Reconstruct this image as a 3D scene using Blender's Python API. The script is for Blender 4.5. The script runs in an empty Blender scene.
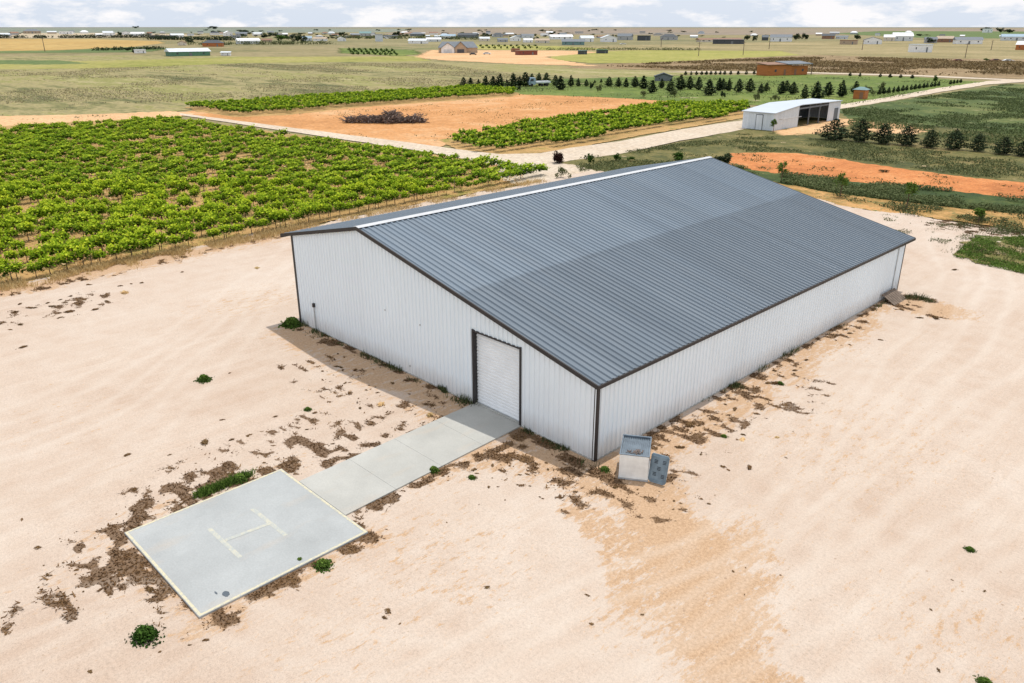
import bpy, math, random
import numpy as np
from mathutils import Vector, noise as mnoise
from mathutils.geometry import tessellate_polygon
random.seed(7); rng = np.random.default_rng(7)
R = math.radians
scn = bpy.context.scene
COL = scn.collection

# ------------------------------------------------------------------ camera
F_PX, PITCH, YAW = 784.98, 0.3817, -0.7912
CP = np.array([18.74, -23.60, 17.655])
FW = np.array([math.sin(YAW)*math.cos(PITCH), math.cos(YAW)*math.cos(PITCH), -math.sin(PITCH)])
RT = np.array([math.cos(YAW), -math.sin(YAW), 0.0])
UP = np.cross(RT, FW)
cam_d = bpy.data.cameras.new('camera'); cam = bpy.data.objects.new('camera', cam_d); COL.objects.link(cam)
cam.location = CP; cam.rotation_euler = (math.pi/2-PITCH, 0, -YAW)
cam_d.sensor_width = 36; cam_d.lens = F_PX/1024*36; cam_d.clip_start = .5; cam_d.clip_end = 60000
scn.camera = cam

def G(px, py, z=0.0):
    """survey helper: the ground position of a measured point"""
    py = max(py, 27.2)
    d = FW + (px-512)/F_PX*RT - (py-341.5)/F_PX*UP
    t = (z-CP[2])/d[2]
    return CP + t*d
def PR(P):
    d = np.array(P)-CP; z = d@FW
    return 512+F_PX*(d@RT)/z, 341.5-F_PX*(d@UP)/z, z
def scale_at(P):                      # metres per pixel at a point
    return PR(P)[2]/F_PX
def height_for(P, ytop):              # height above P whose top is measured at ytop
    lo, hi = 0, 400
    for _ in range(40):
        m = (lo+hi)/2
        q_ = PR((P[0], P[1], P[2]+m))
        if q_[2] > .5 and q_[1] > ytop: lo = m
        else: hi = m
    return lo

# ------------------------------------------------------------------ materials
def mat(name):
    m = bpy.data.materials.new(name); m.use_nodes = True
    nt = m.node_tree; nt.nodes.clear()
    out = nt.nodes.new('ShaderNodeOutputMaterial'); b = nt.nodes.new('ShaderNodeBsdfPrincipled')
    nt.links.new(b.outputs[0], out.inputs[0]); b.inputs['Roughness'].default_value = .9
    b.inputs['Specular IOR Level'].default_value = .25
    return m, nt, b
def N(nt, t, **kw):
    n = nt.nodes.new(t)
    for k, v in kw.items():
        if k in n.inputs: n.inputs[k].default_value = v
        else: setattr(n, k, v)
    return n
def coords(nt, scale=(1,1,1), rot=(0,0,0), kind='Object'):
    tc = N(nt, 'ShaderNodeTexCoord'); mp = N(nt, 'ShaderNodeMapping'); mp.inputs['Scale'].default_value = scale
    mp.inputs['Rotation'].default_value = rot
    nt.links.new(tc.outputs[kind], mp.inputs[0]); return mp.outputs[0]
def noise(nt, vec, scale, detail=4, rough=.55):
    n = N(nt, 'ShaderNodeTexNoise', Scale=scale, Detail=detail, Roughness=rough)
    nt.links.new(vec, n.inputs['Vector']); return n.outputs['Fac']
def ramp(nt, fac, stops):
    r = N(nt, 'ShaderNodeValToRGB'); e = r.color_ramp.elements
    while len(e) < len(stops): e.new(.5)
    for i, (p, c) in enumerate(stops):
        e[i].position = p; e[i].color = (*c, 1) if len(c) == 3 else c
    nt.links.new(fac, r.inputs[0]); return r.outputs[0]
def mix(nt, fac, a, b, mode='MIX'):
    m = N(nt, 'ShaderNodeMix', data_type='RGBA', blend_type=mode)
    for s, v in ((m.inputs[0], fac), (m.inputs[6], a), (m.inputs[7], b)):
        if hasattr(v, 'is_output'): nt.links.new(v, s)
        elif isinstance(v, (int, float)): s.default_value = v
        else: s.default_value = (*v, 1)
    return m.outputs[2]
def math_(nt, op, a, b=None, clamp=False):
    m = N(nt, 'ShaderNodeMath', operation=op); m.use_clamp = clamp
    for i, v in enumerate((a, b)):
        if v is None: continue
        if hasattr(v, 'is_output'): nt.links.new(v, m.inputs[i])
        else: m.inputs[i].default_value = v
    return m.outputs[0]
def bump(nt, b, h, strength, dist):
    n = N(nt, 'ShaderNodeBump', Strength=strength, Distance=dist); nt.links.new(h, n.inputs['Height']); nt.links.new(n.outputs[0], b.inputs['Normal'])
def attr(nt, name):
    a = N(nt, 'ShaderNodeAttribute'); a.attribute_name = name; return a

def g3(v): return (v, v, v)
def plain(name, c, var=.12, sc=2.0, rough=.8, metal=0.0, spec=.3, stretch=(1,1,1)):
    m, nt, b = mat(name); v = coords(nt, stretch)
    f = noise(nt, v, sc, 5, .6)
    dark = tuple(x*(1-var) for x in c); lite = tuple(min(1, x*(1+var)) for x in c)
    nt.links.new(ramp(nt, f, [(.3, dark), (.7, lite)]), b.inputs['Base Color'])
    b.inputs['Roughness'].default_value = rough; b.inputs['Metallic'].default_value = metal
    b.inputs['Specular IOR Level'].default_value = spec
    return m
def field(name, cols, big=.02, fine=.6, stretch=(1,1,1), rot=0, bumpd=.3, spots=None):
    """a field: large patches, medium mottling and fine grain"""
    cols = [tuple(max(.01, (L_+(x-L_)*SAT)*g_) for x, g_ in zip(c, (1.04,1.0,.86))) for c in cols for L_ in [(c[0]*.3+c[1]*.55+c[2]*.15)]]
    m, nt, b = mat(name)
    v = coords(nt, stretch, (0,0,rot)); vo = coords(nt)
    a = noise(nt, v, big, 6, .62); f = noise(nt, vo, fine, 6, .7); md = noise(nt, v, big*7, 5, .65)
    mid_ = noise(nt, v, big*30, 5, .7)
    f = math_(nt, 'ADD', math_(nt, 'MULTIPLY', f, .6), math_(nt, 'MULTIPLY', mid_, .4))
    k = math_(nt, 'ADD', math_(nt, 'MULTIPLY', a, .55), math_(nt, 'ADD', math_(nt, 'MULTIPLY', md, .3), math_(nt, 'MULTIPLY', f, .3)))
    n = len(cols); st = [(.475+.20*i/(n-1), c) for i, c in enumerate(cols)]
    col = ramp(nt, k, st)
    g = ramp(nt, noise(nt, vo, fine*3, 4, .7), [(.32, g3(.5)), (.68, g3(1.35))])
    col = mix(nt, .6, col, g, 'MULTIPLY')
    if spots:
        sf = ramp(nt, noise(nt, vo, spots[1], 5, .7), [(spots[2], g3(0)), (spots[2]+.06, g3(1))])
        col = mix(nt, sf, col, spots[0])
    nt.links.new(col, b.inputs['Base Color']); bump(nt, b, f, .6, bumpd)
    return m

def sheet_metal(name, c, dirt=(.3,.24,.18), dirt_amt=.25, rough=.45, streak=(1,1,.12), metal=.0, spec=.4):
    m, nt, b = mat(name)
    v = coords(nt, streak); f = noise(nt, v, 1.3, 6, .65); vo = coords(nt)
    big = noise(nt, vo, .18, 3, .5)
    col = mix(nt, big, tuple(x*.93 for x in c), tuple(min(1, x*1.06) for x in c))
    df = ramp(nt, f, [(.5, g3(0)), (.85, g3(dirt_amt))])
    # splash-back dust low on the sheets
    tc = N(nt, 'ShaderNodeTexCoord'); sp = N(nt, 'ShaderNodeSeparateXYZ'); nt.links.new(tc.outputs['Object'], sp.inputs[0])
    col = mix(nt, df, col, dirt)
    nt.links.new(col, b.inputs['Base Color'])
    rr = ramp(nt, f, [(.3, g3(rough-.08)), (.8, g3(rough+.2))]); nt.links.new(rr, b.inputs['Roughness'])
    b.inputs['Metallic'].default_value = metal; b.inputs['Specular IOR Level'].default_value = spec
    return m, nt, b, col, sp

M = {}
# wall sheets: off-white paint with dust low down
m, nt, b, col, sp = sheet_metal('painted_wall_sheet', (.83,.90,.95), dirt_amt=.09)
lowz = ramp(nt, math_(nt, 'ADD', math_(nt, 'MULTIPLY', sp.outputs[2], .55), math_(nt, 'MULTIPLY', noise(nt, coords(nt, (2,2,.6)), 1.5, 4), .5)), [(.25, g3(.42)), (.85, g3(0))])
col = mix(nt, lowz, col, (.52,.42,.33)); nt.links.new(col, b.inputs['Base Color']); M['wall'] = m
# roof sheets: weathered blue-grey with slightly different sheet runs
m, nt, b, col, sp = sheet_metal('weathered_roof_sheet', (.125,.16,.195), dirt=(.20,.22,.235), dirt_amt=.25, rough=.36, streak=(.12,1.6,.3), spec=.6)
cell = N(nt, 'ShaderNodeTexWhiteNoise', noise_dimensions='2D')
cmb = N(nt, 'ShaderNodeCombineXYZ')
fl = math_(nt, 'FLOOR', math_(nt, 'MULTIPLY', sp.outputs[1], 1/.915)); fx = math_(nt, 'FLOOR', math_(nt, 'MULTIPLY', math_(nt, 'ADD', sp.outputs[0], 8.4), 1/8.6))
nt.links.new(fl, cmb.inputs[0]); nt.links.new(fx, cmb.inputs[1]); nt.links.new(cmb.outputs[0], cell.inputs['Vector'])
col = mix(nt, 1.0, col, ramp(nt, cell.outputs[0], [(0, g3(.93)), (1, g3(1.07))]), 'MULTIPLY')
lowrun = ramp(nt, math_(nt, 'MULTIPLY', math_(nt, 'ADD', sp.outputs[0], 20), .04), [(.444, g3(1.16)), (.452, g3(.88))])  # runs differ at the lap; ridge-side lightening also paints in a sheen
col = mix(nt, 1.0, col, lowrun, 'MULTIPLY'); nt.links.new(col, b.inputs['Base Color']); M['roof'] = m
M['trim'] = plain('dark_bronze_trim', (.038,.034,.034), .2, 1.5, .5)
M['ridge'] = plain('pale_ridge_flashing', (.54,.55,.56), .1, 1.2, .5)
M['door'] = plain('white_roller_slats', (.86,.88,.89), .05, 1.5, .5)
M['galv'] = plain('galvanised_steel', (.45,.47,.48), .2, 3, .45, .35)
M['interior'] = plain('dim_interior', (.12,.11,.10), .2, 1)

# concrete
def concrete(name, c):
    m, nt, b = mat(name); v = coords(nt)
    a = noise(nt, v, .35, 6, .65); f = noise(nt, v, 14, 4, .7); st = noise(nt, coords(nt, (1,.3,1)), 1.2, 5, .6)
    col = ramp(nt, a, [(.3, tuple(x*.84 for x in c)), (.7, tuple(x*1.07 for x in c))])
    col = mix(nt, ramp(nt, st, [(.55, g3(0)), (.8, g3(.45))]), col, (.50,.40,.30))
    col = mix(nt, .25, col, ramp(nt, f, [(.3, g3(.6)), (.7, g3(1.2))]), 'MULTIPLY')
    nt.links.new(col, b.inputs['Base Color']); bump(nt, b, f, .3, .01); return m
M['pad'] = concrete('helipad_concrete', (.40,.415,.41)); M['path'] = concrete('walkway_concrete', (.44,.435,.40))
m, nt, b = mat('worn_cream_paint'); f = noise(nt, coords(nt), 9, 5, .7)
wear = ramp(nt, f, [(.40, g3(0)), (.55, g3(1))])
nt.links.new(mix(nt, wear, (.44,.44,.38), (.60,.54,.37)), b.inputs['Base Color']); M['paint'] = m
m, nt, b = mat('faded_cream_paint'); f = noise(nt, coords(nt), 6, 5, .7)
wear = ramp(nt, f, [(.42, g3(0)), (.66, g3(1))])
nt.links.new(mix(nt, wear, (.40,.42,.40), (.54,.51,.40)), b.inputs['Base Color']); M['paint_faded'] = m

# yard: driven-on caliche gravel; tint attribute holds bare orange soil (r), dead weeds (g), moisture/shade of dust (b)
m, nt, b = mat('caliche_gravel_yard')
v = coords(nt); tint = attr(nt, 'tint'); sx = N(nt, 'ShaderNodeSeparateColor'); nt.links.new(tint.outputs['Color'], sx.inputs[0])
big = noise(nt, v, .07, 5, .6); med = noise(nt, v, .7, 6, .65); fin = noise(nt, v, 9, 5, .75)
strk = noise(nt, coords(nt, (1.1,.10,1), (0,0,R(-6))), .9, 6, .7)
strk2 = noise(nt, coords(nt, (2.6,.16,1), (0,0,R(10))), 1.1, 5, .7)
base = ramp(nt, math_(nt, 'ADD', math_(nt, 'MULTIPLY', big, .6), math_(nt, 'MULTIPLY', med, .4)), [(.38, (.475,.36,.275)), (.5, (.52,.415,.33)), (.64, (.56,.47,.39))])
base = mix(nt, ramp(nt, strk, [(.47, g3(0)), (.75, g3(.55))]), base, (.59,.50,.415))
base = mix(nt, ramp(nt, strk2, [(.55, g3(0)), (.78, g3(.45))]), base, (.48,.34,.235))
n3 = noise(nt, coords(nt, (1.6,.55,1), (0,0,R(-50))), 2.1, 8, .8); n4 = noise(nt, v, 4.5, 5, .75)
om = math_(nt, 'ADD', math_(nt, 'MULTIPLY', sx.outputs[0], .92), math_(nt, 'ADD', math_(nt, 'MULTIPLY', math_(nt, 'SUBTRACT', n3, .5), 3.0), math_(nt, 'MULTIPLY', math_(nt, 'SUBTRACT', n4, .5), .9)))
orange = ramp(nt, fin, [(.3, (.40,.245,.13)), (.7, (.53,.36,.225))])
base = mix(nt, ramp(nt, om, [(.46, g3(0)), (.66, g3(.92))]), base, orange)
wm = math_(nt, 'ADD', sx.outputs[1], math_(nt, 'MULTIPLY', math_(nt, 'SUBTRACT', noise(nt, v, 5, 6, .8), .5), 1.2))
base = mix(nt, ramp(nt, wm, [(.42, g3(0)), (.62, g3(.9))]), base, (.145,.085,.043))
grit = noise(nt, v, 22, 4, .85)
base = mix(nt, .6, base, ramp(nt, fin, [(.28, g3(.72)), (.5, g3(1.0)), (.75, g3(1.2))]), 'MULTIPLY')
base = mix(nt, .6, base, ramp(nt, grit, [(.33, g3(.5)), (.46, g3(1.0)), (.7, g3(1.16))]), 'MULTIPLY')
trk = math_(nt, 'MULTIPLY', sx.outputs[2], math_(nt, 'ADD', .55, math_(nt, 'MULTIPLY', fin, .9)))
base = mix(nt, math_(nt, 'MULTIPLY', trk, .34), base, (.62,.55,.47))
vo2 = N(nt, 'ShaderNodeTexVoronoi', Scale=3.2); nt.links.new(v, vo2.inputs['Vector'])
base = mix(nt, math_(nt, 'MULTIPLY', math_(nt, 'LESS_THAN', vo2.outputs['Distance'], .09), math_(nt, 'MULTIPLY', math_(nt, 'GREATER_THAN', med, .50), .5)), base, (.33,.23,.15))
vor = N(nt, 'ShaderNodeTexVoronoi', Scale=1.1); nt.links.new(v, vor.inputs['Vector'])
vw = N(nt, 'ShaderNodeTexVoronoi', Scale=1.1); nt.links.new(v, vw.inputs['Vector'])
peb = math_(nt, 'MULTIPLY', math_(nt, 'LESS_THAN', vor.outputs['Distance'], .055), math_(nt, 'GREATER_THAN', med, .52))
base = mix(nt, math_(nt, 'MULTIPLY', peb, .6), base, (.30,.20,.13))
nt.links.new(base, b.inputs['Base Color'])
hh = math_(nt, 'ADD', math_(nt, 'MULTIPLY', fin, .25), math_(nt, 'ADD', math_(nt, 'MULTIPLY', strk, .22), math_(nt, 'ADD', math_(nt, 'MULTIPLY', med, .25), math_(nt, 'MULTIPLY', grit, .12))))
bump(nt, b, hh, .75, .12); M['yard'] = m

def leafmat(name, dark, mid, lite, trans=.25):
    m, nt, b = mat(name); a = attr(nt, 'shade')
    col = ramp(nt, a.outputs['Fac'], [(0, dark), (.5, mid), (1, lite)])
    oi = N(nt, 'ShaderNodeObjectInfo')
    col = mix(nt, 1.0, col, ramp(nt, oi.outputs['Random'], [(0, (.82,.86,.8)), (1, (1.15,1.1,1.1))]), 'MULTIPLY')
    nt.links.new(col, b.inputs['Base Color']); b.inputs['Roughness'].default_value = .8; b.inputs['Specular IOR Level'].default_value = .08
    t = N(nt, 'ShaderNodeBsdfTranslucent'); nt.links.new(col, t.inputs[0])
    ms = N(nt, 'ShaderNodeMixShader', Fac=trans); out = [n for n in nt.nodes if n.type == 'OUTPUT_MATERIAL'][0]
    nt.links.new(b.outputs[0], ms.inputs[1]); nt.links.new(t.outputs[0], ms.inputs[2]); nt.links.new(ms.outputs[0], out.inputs[0])
    return m
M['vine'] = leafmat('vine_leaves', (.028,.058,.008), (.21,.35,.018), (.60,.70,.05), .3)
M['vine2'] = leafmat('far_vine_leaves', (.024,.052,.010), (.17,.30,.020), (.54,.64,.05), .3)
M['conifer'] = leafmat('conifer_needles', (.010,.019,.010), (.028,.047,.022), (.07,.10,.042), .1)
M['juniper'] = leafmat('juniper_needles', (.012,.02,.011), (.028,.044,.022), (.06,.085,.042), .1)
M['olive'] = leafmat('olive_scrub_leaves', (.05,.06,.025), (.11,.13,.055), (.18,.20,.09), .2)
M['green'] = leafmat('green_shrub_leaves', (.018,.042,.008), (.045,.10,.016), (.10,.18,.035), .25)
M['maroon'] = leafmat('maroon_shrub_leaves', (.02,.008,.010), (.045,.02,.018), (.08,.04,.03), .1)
M['dead'] = leafmat('dead_weed_stems', (.07,.038,.018), (.14,.08,.037), (.26,.165,.08), .1)
M['straw'] = leafmat('dry_straw_grass', (.38,.26,.12), (.62,.45,.22), (.80,.62,.36), .2)
M['weedg'] = leafmat('green_weed_leaves', (.04,.07,.014), (.09,.16,.028), (.17,.26,.05), .2)
M['meadow'] = leafmat('meadow_growth_blades', (.19,.19,.10), (.27,.25,.145), (.38,.33,.21), .3)
M['pasture'] = leafmat('pasture_blades', (.05,.07,.028), (.09,.12,.045), (.16,.18,.08), .2)
M['scrub'] = leafmat('dry_scrub_twigs', (.09,.07,.035), (.20,.145,.075), (.33,.25,.13), .1)
M['bark'] = plain('bark', (.11,.075,.05), .3, 6, .95)
M['stick'] = plain('grey_brushwood', (.17,.13,.11), .5, 1.5, .95)
M['post'] = plain('weathered_post', (.17,.13,.10), .3, 3, .9)

# ------------------------------------------------------------------ mesh helpers
class MB:
    def __init__(s): s.v = []; s.f = []; s.sh = []
    def add(s, vs, fs, sh=.5):
        o = len(s.v); s.v += [tuple(map(float, p)) for p in vs]; s.f += [tuple(i+o for i in f) for f in fs]; s.sh += [sh]*len(vs)
    def box(s, x0, x1, y0, y1, z0, z1):
        s.add([(x0,y0,z0),(x1,y0,z0),(x1,y1,z0),(x0,y1,z0),(x0,y0,z1),(x1,y0,z1),(x1,y1,z1),(x0,y1,z1)],
              [(0,3,2,1),(4,5,6,7),(0,1,5,4),(1,2,6,5),(2,3,7,6),(3,0,4,7)])
    def bar(s, a, b, w, h=None, up=(0,0,1)):
        h = h or w; a = Vector(a); b = Vector(b); d = (b-a).normalized(); u = Vector(up)
        if abs(d.dot(u)) > .95: u = Vector((0,1,0))
        r = d.cross(u).normalized(); u = r.cross(d)
        vs = [p+r*i*w/2+u*j*h/2 for p in (a, b) for i, j in ((-1,-1),(1,-1),(1,1),(-1,1))]
        s.add(vs, [(0,1,2,3),(7,6,5,4),(0,4,5,1),(1,5,6,2),(2,6,7,3),(3,7,4,0)])
    def tube(s, pts, rad, n=6, cap=True):
        rings = []; o = len(s.v); P = [Vector(p) for p in pts]
        rad = rad if isinstance(rad, (list, tuple)) else [rad]*len(P)
        vs = []
        for i, p in enumerate(P):
            d = (P[min(i+1, len(P)-1)]-P[max(i-1, 0)]).normalized()
            u = Vector((0,0,1)) if abs(d.z) < .9 else Vector((1,0,0))
            a = d.cross(u).normalized(); c = a.cross(d)
            vs += [p+(a*math.cos(t)+c*math.sin(t))*rad[i] for t in [2*math.pi*k/n for k in range(n)]]
        fs = []
        for i in range(len(P)-1):
            for k in range(n): fs.append((i*n+k, i*n+(k+1)%n, (i+1)*n+(k+1)%n, (i+1)*n+k))
        if cap: fs += [tuple(range(n))[::-1], tuple((len(P)-1)*n+k for k in range(n))]
        s.add(vs, fs)
    def prism(s, poly, axis_vec):       # poly: list of 3d points, extruded along axis_vec
        n = len(poly); A = Vector(axis_vec); P = [Vector(p) for p in poly]
        s.add(P+[p+A for p in P], [tuple(range(n))[::-1], tuple(range(n, 2*n))]+[(i, (i+1)%n, n+(i+1)%n, n+i) for i in range(n)])
    def mesh(s, name):
        me = bpy.data.meshes.new(name); me.from_pydata(s.v, [], s.f); me.update()
        return me
def link(name, data, parent=None, m=None, loc=None):
    o = bpy.data.objects.new(name, data); COL.objects.link(o)
    if parent: o.parent = parent
    if m: data.materials.append(m)
    if loc is not None: o.location = loc
    return o
def part(name, mb, m, parent, bevel=0): 
    o = link(name, mb.mesh(name), parent, m)
    if bevel:
        md = o.modifiers.new('edge', 'BEVEL'); md.width = bevel; md.segments = 2; md.limit_method = 'ANGLE'
    return o
def tag(o, label, cat, group=None):
    o['label'] = label; o['category'] = cat
    if group: o['group'] = group
    return o
def thing(name, label, cat, loc=(0,0,0), rz=0, group=None):
    o = bpy.data.objects.new(name, None); COL.objects.link(o); o.location = loc; o.rotation_euler = (0,0,rz); o.empty_display_size = .3
    return tag(o, label, cat, group)
def structure(name, data, m, loc=None):
    o = link(name, data, None, m, loc); o['kind'] = 'structure'; return o
def stuff(name, data, m, label, cat):
    o = link(name, data, None, m); o['kind'] = 'stuff'; return tag(o, label, cat)

def leaf_mesh(name, P, size, shade, aspect=1.0, up=.3, tri=False):
    """many small leaf faces around points P (n,3)"""
    n = len(P); size = np.broadcast_to(size, n)
    a = rng.normal(size=(n,3)); a[:,2] *= .7; a /= np.linalg.norm(a, axis=1)[:,None]
    nrm = rng.normal(size=(n,3)); nrm[:,2] += up*3; nrm -= (nrm*a).sum(1)[:,None]*a; nrm /= np.linalg.norm(nrm, axis=1)[:,None]
    c = np.cross(nrm, a); sa = (size*.5)[:,None]; sc = (size*.5*aspect)[:,None]
    V = np.stack([P-a*sa, P-c*sc, P+a*sa*1.1, P+c*sc], 1).reshape(-1,3)
    return quads(name, V, np.repeat(shade, 4))
def quads(name, V, sh):
    n = len(V)//4; me = bpy.data.meshes.new(name)
    me.vertices.add(4*n); me.vertices.foreach_set('co', V.astype(np.float32).ravel())
    me.loops.add(4*n); me.loops.foreach_set('vertex_index', np.arange(4*n, dtype=np.int32))
    me.polygons.add(n); me.polygons.foreach_set('loop_start', np.arange(0, 4*n, 4, dtype=np.int32))
    at = me.attributes.new('shade', 'FLOAT', 'POINT'); at.data.foreach_set('value', np.clip(sh, 0, 1).astype(np.float32))
    me.update(calc_edges=True); return me
def join_leaf(name, items):
    """items: (base mesh arrays V,sh, offset, rot, scale) merged"""
    Vs = []; Ss = []
    for (V, sh), off, a, sc in items:
        c, s = math.cos(a)*sc, math.sin(a)*sc
        W = np.empty_like(V); W[:,0] = V[:,0]*c-V[:,1]*s+off[0]; W[:,1] = V[:,0]*s+V[:,1]*c+off[1]; W[:,2] = V[:,2]*sc*.84+off[2]
        Vs.append(W); Ss.append(np.clip(sh+rng.uniform(-.12,.12), 0, 1))
    return quads(name, np.concatenate(Vs), np.concatenate(Ss))
def arr(me):
    V = np.empty(len(me.vertices)*3, np.float32); me.vertices.foreach_get('co', V)
    s = np.empty(len(me.vertices), np.float32); me.attributes['shade'].data.foreach_get('value', s)
    return V.reshape(-1,3).copy(), s
def blades(name, P, h, w, shade, lean=.5):
    n = len(P); h = np.broadcast_to(h, n); th = rng.uniform(0, 2*np.pi, n)
    d = np.stack([np.cos(th), np.sin(th), np.zeros(n)], 1); tip = P+np.stack([rng.normal(size=n)*lean*h, rng.normal(size=n)*lean*h, h], 1)
    ww = (np.broadcast_to(w, n)/2)[:,None]
    V = np.stack([P-d*ww, P+d*ww, tip+d*ww*.4, tip-d*ww*.4], 1).reshape(-1,3)
    return quads(name, V, np.repeat(shade, 4))

# ------------------------------------------------------------------ ground sheets
def inpoly(X, Y, poly):
    poly = np.asarray(poly); inside = np.zeros(X.shape, bool); j = len(poly)-1
    for i in range(len(poly)):
        xi, yi = poly[i][:2]; xj, yj = poly[j][:2]
        c = ((yi > Y) != (yj > Y)) & (X < (xj-xi)*(Y-yi)/(yj-yi+1e-12)+xi); inside ^= c; j = i
    return inside
def ground_poly(pix): return [G(x, y)[:2] for x, y in pix]
def rough_outline(poly, seg=60, amp=.012):
    out = []; n = len(poly); per = sum(np.linalg.norm(np.array(poly[i])-poly[(i+1)%n]) for i in range(n)); step = per/(seg*4)
    for i in range(n):
        a = np.array(poly[i]); b = np.array(poly[(i+1)%n]); L = np.linalg.norm(b-a); k = max(1, min(90, int(L/step)))
        nr = np.array([-(b-a)[1], (b-a)[0]])/max(L, 1e-6); loc = np.linalg.norm((a+b)/2-CP[:2])*amp
        for q in range(k):
            p = a+(b-a)*q/k; w = mnoise.noise(Vector((p[0]*.9/loc**.5/1.5, p[1]*.9/loc**.5/1.5, i)))+.6*mnoise.noise(Vector((p[0]*2.1/loc**.5, p[1]*2.1/loc**.5, 7)))
            out.append(p+nr*w*loc*(1 if q else 0))
    return out
def sheet(name, pix, z, m, amp=.012, poly=None, kind='structure'):
    poly = ground_poly(pix) if poly is None else poly
    o = rough_outline(poly, amp=amp) if amp else poly
    vs = [Vector((p[0], p[1], z)) for p in o]; tris = tessellate_polygon([vs])
    me = bpy.data.meshes.new(name); fs = []
    for t in tris:
        a, b_, c = (vs[i] for i in t)
        fs.append(t if (b_-a).cross(c-a).z > 0 else t[::-1])
    me.from_pydata([tuple(p) for p in vs], [], fs); me.update()
    return structure(name, me, m)

SAT = 1.22
def gm(name, *a, **k): M[name] = field(name, *a, **k); return M[name]
gm('open_rangeland', [(0.115,0.122,0.061), (0.209,0.187,0.108), (0.259,0.223,0.144), (0.151,0.158,0.079)], .004, .05, (1,1,1), bumpd=.2)
mb = MB(); S = 26000; mb.add([(-S,-S,-.12),(S,-S,-.12),(S,S,-.12),(-S,S,-.12)], [(0,1,2,3)])
structure('ground', mb.mesh('ground'), M['open_rangeland'])

gm('haze_tinted_plain', [(.13,.17,.15), (.18,.205,.185), (.22,.225,.20)], .0006, .004)  # blue-green cast paints distance haze into the land colour
gm('town_land', [(.13,.135,.075), (.20,.185,.11), (.27,.24,.155)], .006, .05)
gm('far_brown_plain', [(.17,.165,.155), (.25,.205,.175), (.21,.20,.16)], .0008, .004)
gm('horizon_plain', [(.15,.175,.19), (.19,.20,.21)], .0006, .004)  # blue-grey land colour, with the horizon haze painted in
gm('grey_meadow', [(0.075,0.085,0.038), (0.175,0.172,0.088), (0.30,0.265,0.165), (0.20,0.205,0.085), (.33,.30,.19)], .012, .25, (.5,1.8,1), R(40))
gm('yellow_green_meadow', [(0.194,0.209,0.065), (0.274,0.266,0.108), (0.317,0.288,0.144)], .01, .1)
gm('wheat_stubble', [(.34,.24,.11), (.39,.28,.135), (.42,.32,.165)], .004, .03)
gm('pale_caliche_land', [(0.360,0.317,0.259), (0.432,0.374,0.310), (0.288,0.266,0.202)], .006, .05)
gm('dark_green_crop', [(0.072,0.108,0.043), (0.101,0.144,0.058), (0.137,0.166,0.072)], .01, .1)
gm('dry_brown_brush', [(0.115,0.086,0.050), (0.216,0.158,0.101), (0.288,0.223,0.151), (0.158,0.122,0.072)], .03, .35, spots=((.12,.10,.05), .35, .60))
gm('pale_dry_grass', [(0.17,0.155,0.085), (0.26,0.225,0.135), (0.34,0.285,0.19)], .01, .15)
gm('yellow_field', [(0.21,0.22,0.07), (0.29,0.285,0.11), (0.33,0.30,0.14)], .008, .1)
gm('orange_soil', [(0.38,0.205,0.105), (0.49,0.275,0.15), (0.55,0.37,0.245)], .03, .5, spots=((.40,.30,.13), .6, .66))
gm('red_orange_soil', [(0.34,0.145,0.07), (0.47,0.21,0.105), (0.53,0.28,0.155)], .07, .8, spots=((.24,.17,.07), .9, .70))
gm('pale_orange_soil', [(0.478,0.322,0.202), (0.570,0.386,0.258), (0.607,0.442,0.304)], .03, .5, spots=((.30,.26,.11), .5, .62))
gm('lawn', [(0.072,0.108,0.032), (0.122,0.166,0.050), (0.173,0.202,0.072)], .02, .4, spots=((.34,.29,.16), .12, .62))
gm('green_pasture', [(0.040,0.061,0.022), (0.061,0.090,0.030), (0.101,0.126,0.047), (0.151,0.158,0.072)], .03, .6, spots=((.26,.24,.11), .35, .60))
gm('olive_rough', [(0.050,0.061,0.025), (0.094,0.097,0.040), (0.158,0.144,0.068), (0.223,0.180,0.101)], .05, .8, spots=((.46,.34,.20), .45, .62))
gm('dark_weed_strip', [(0.025,0.043,0.016), (0.043,0.068,0.023), (0.079,0.101,0.036)], .1, 1.6, spots=((.25,.20,.09), 1.1, .63))
gm('tan_weedy_soil', [(0.46,0.25,0.12), (0.48,0.31,0.17), (0.30,0.20,0.095), (0.122,0.122,0.050)], .06, 1.0, spots=((.13,.15,.05), .9, .56))
gm('vineyard_floor', [(0.211,0.167,0.079), (0.352,0.246,0.132), (0.440,0.299,0.167), (0.229,0.211,0.079)], .05, 1.2, bumpd=.1)
gm('pale_road', [(0.48,0.41,0.355), (0.53,0.47,0.43), (0.56,0.505,0.46)], .04, .5, bumpd=.03)
gm('weedy_patch', [(0.058,0.079,0.022), (0.108,0.122,0.043), (0.173,0.151,0.072), (0.360,0.302,0.216)], .15, 1.6, spots=((.56,.47,.36), .8, .60))

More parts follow.
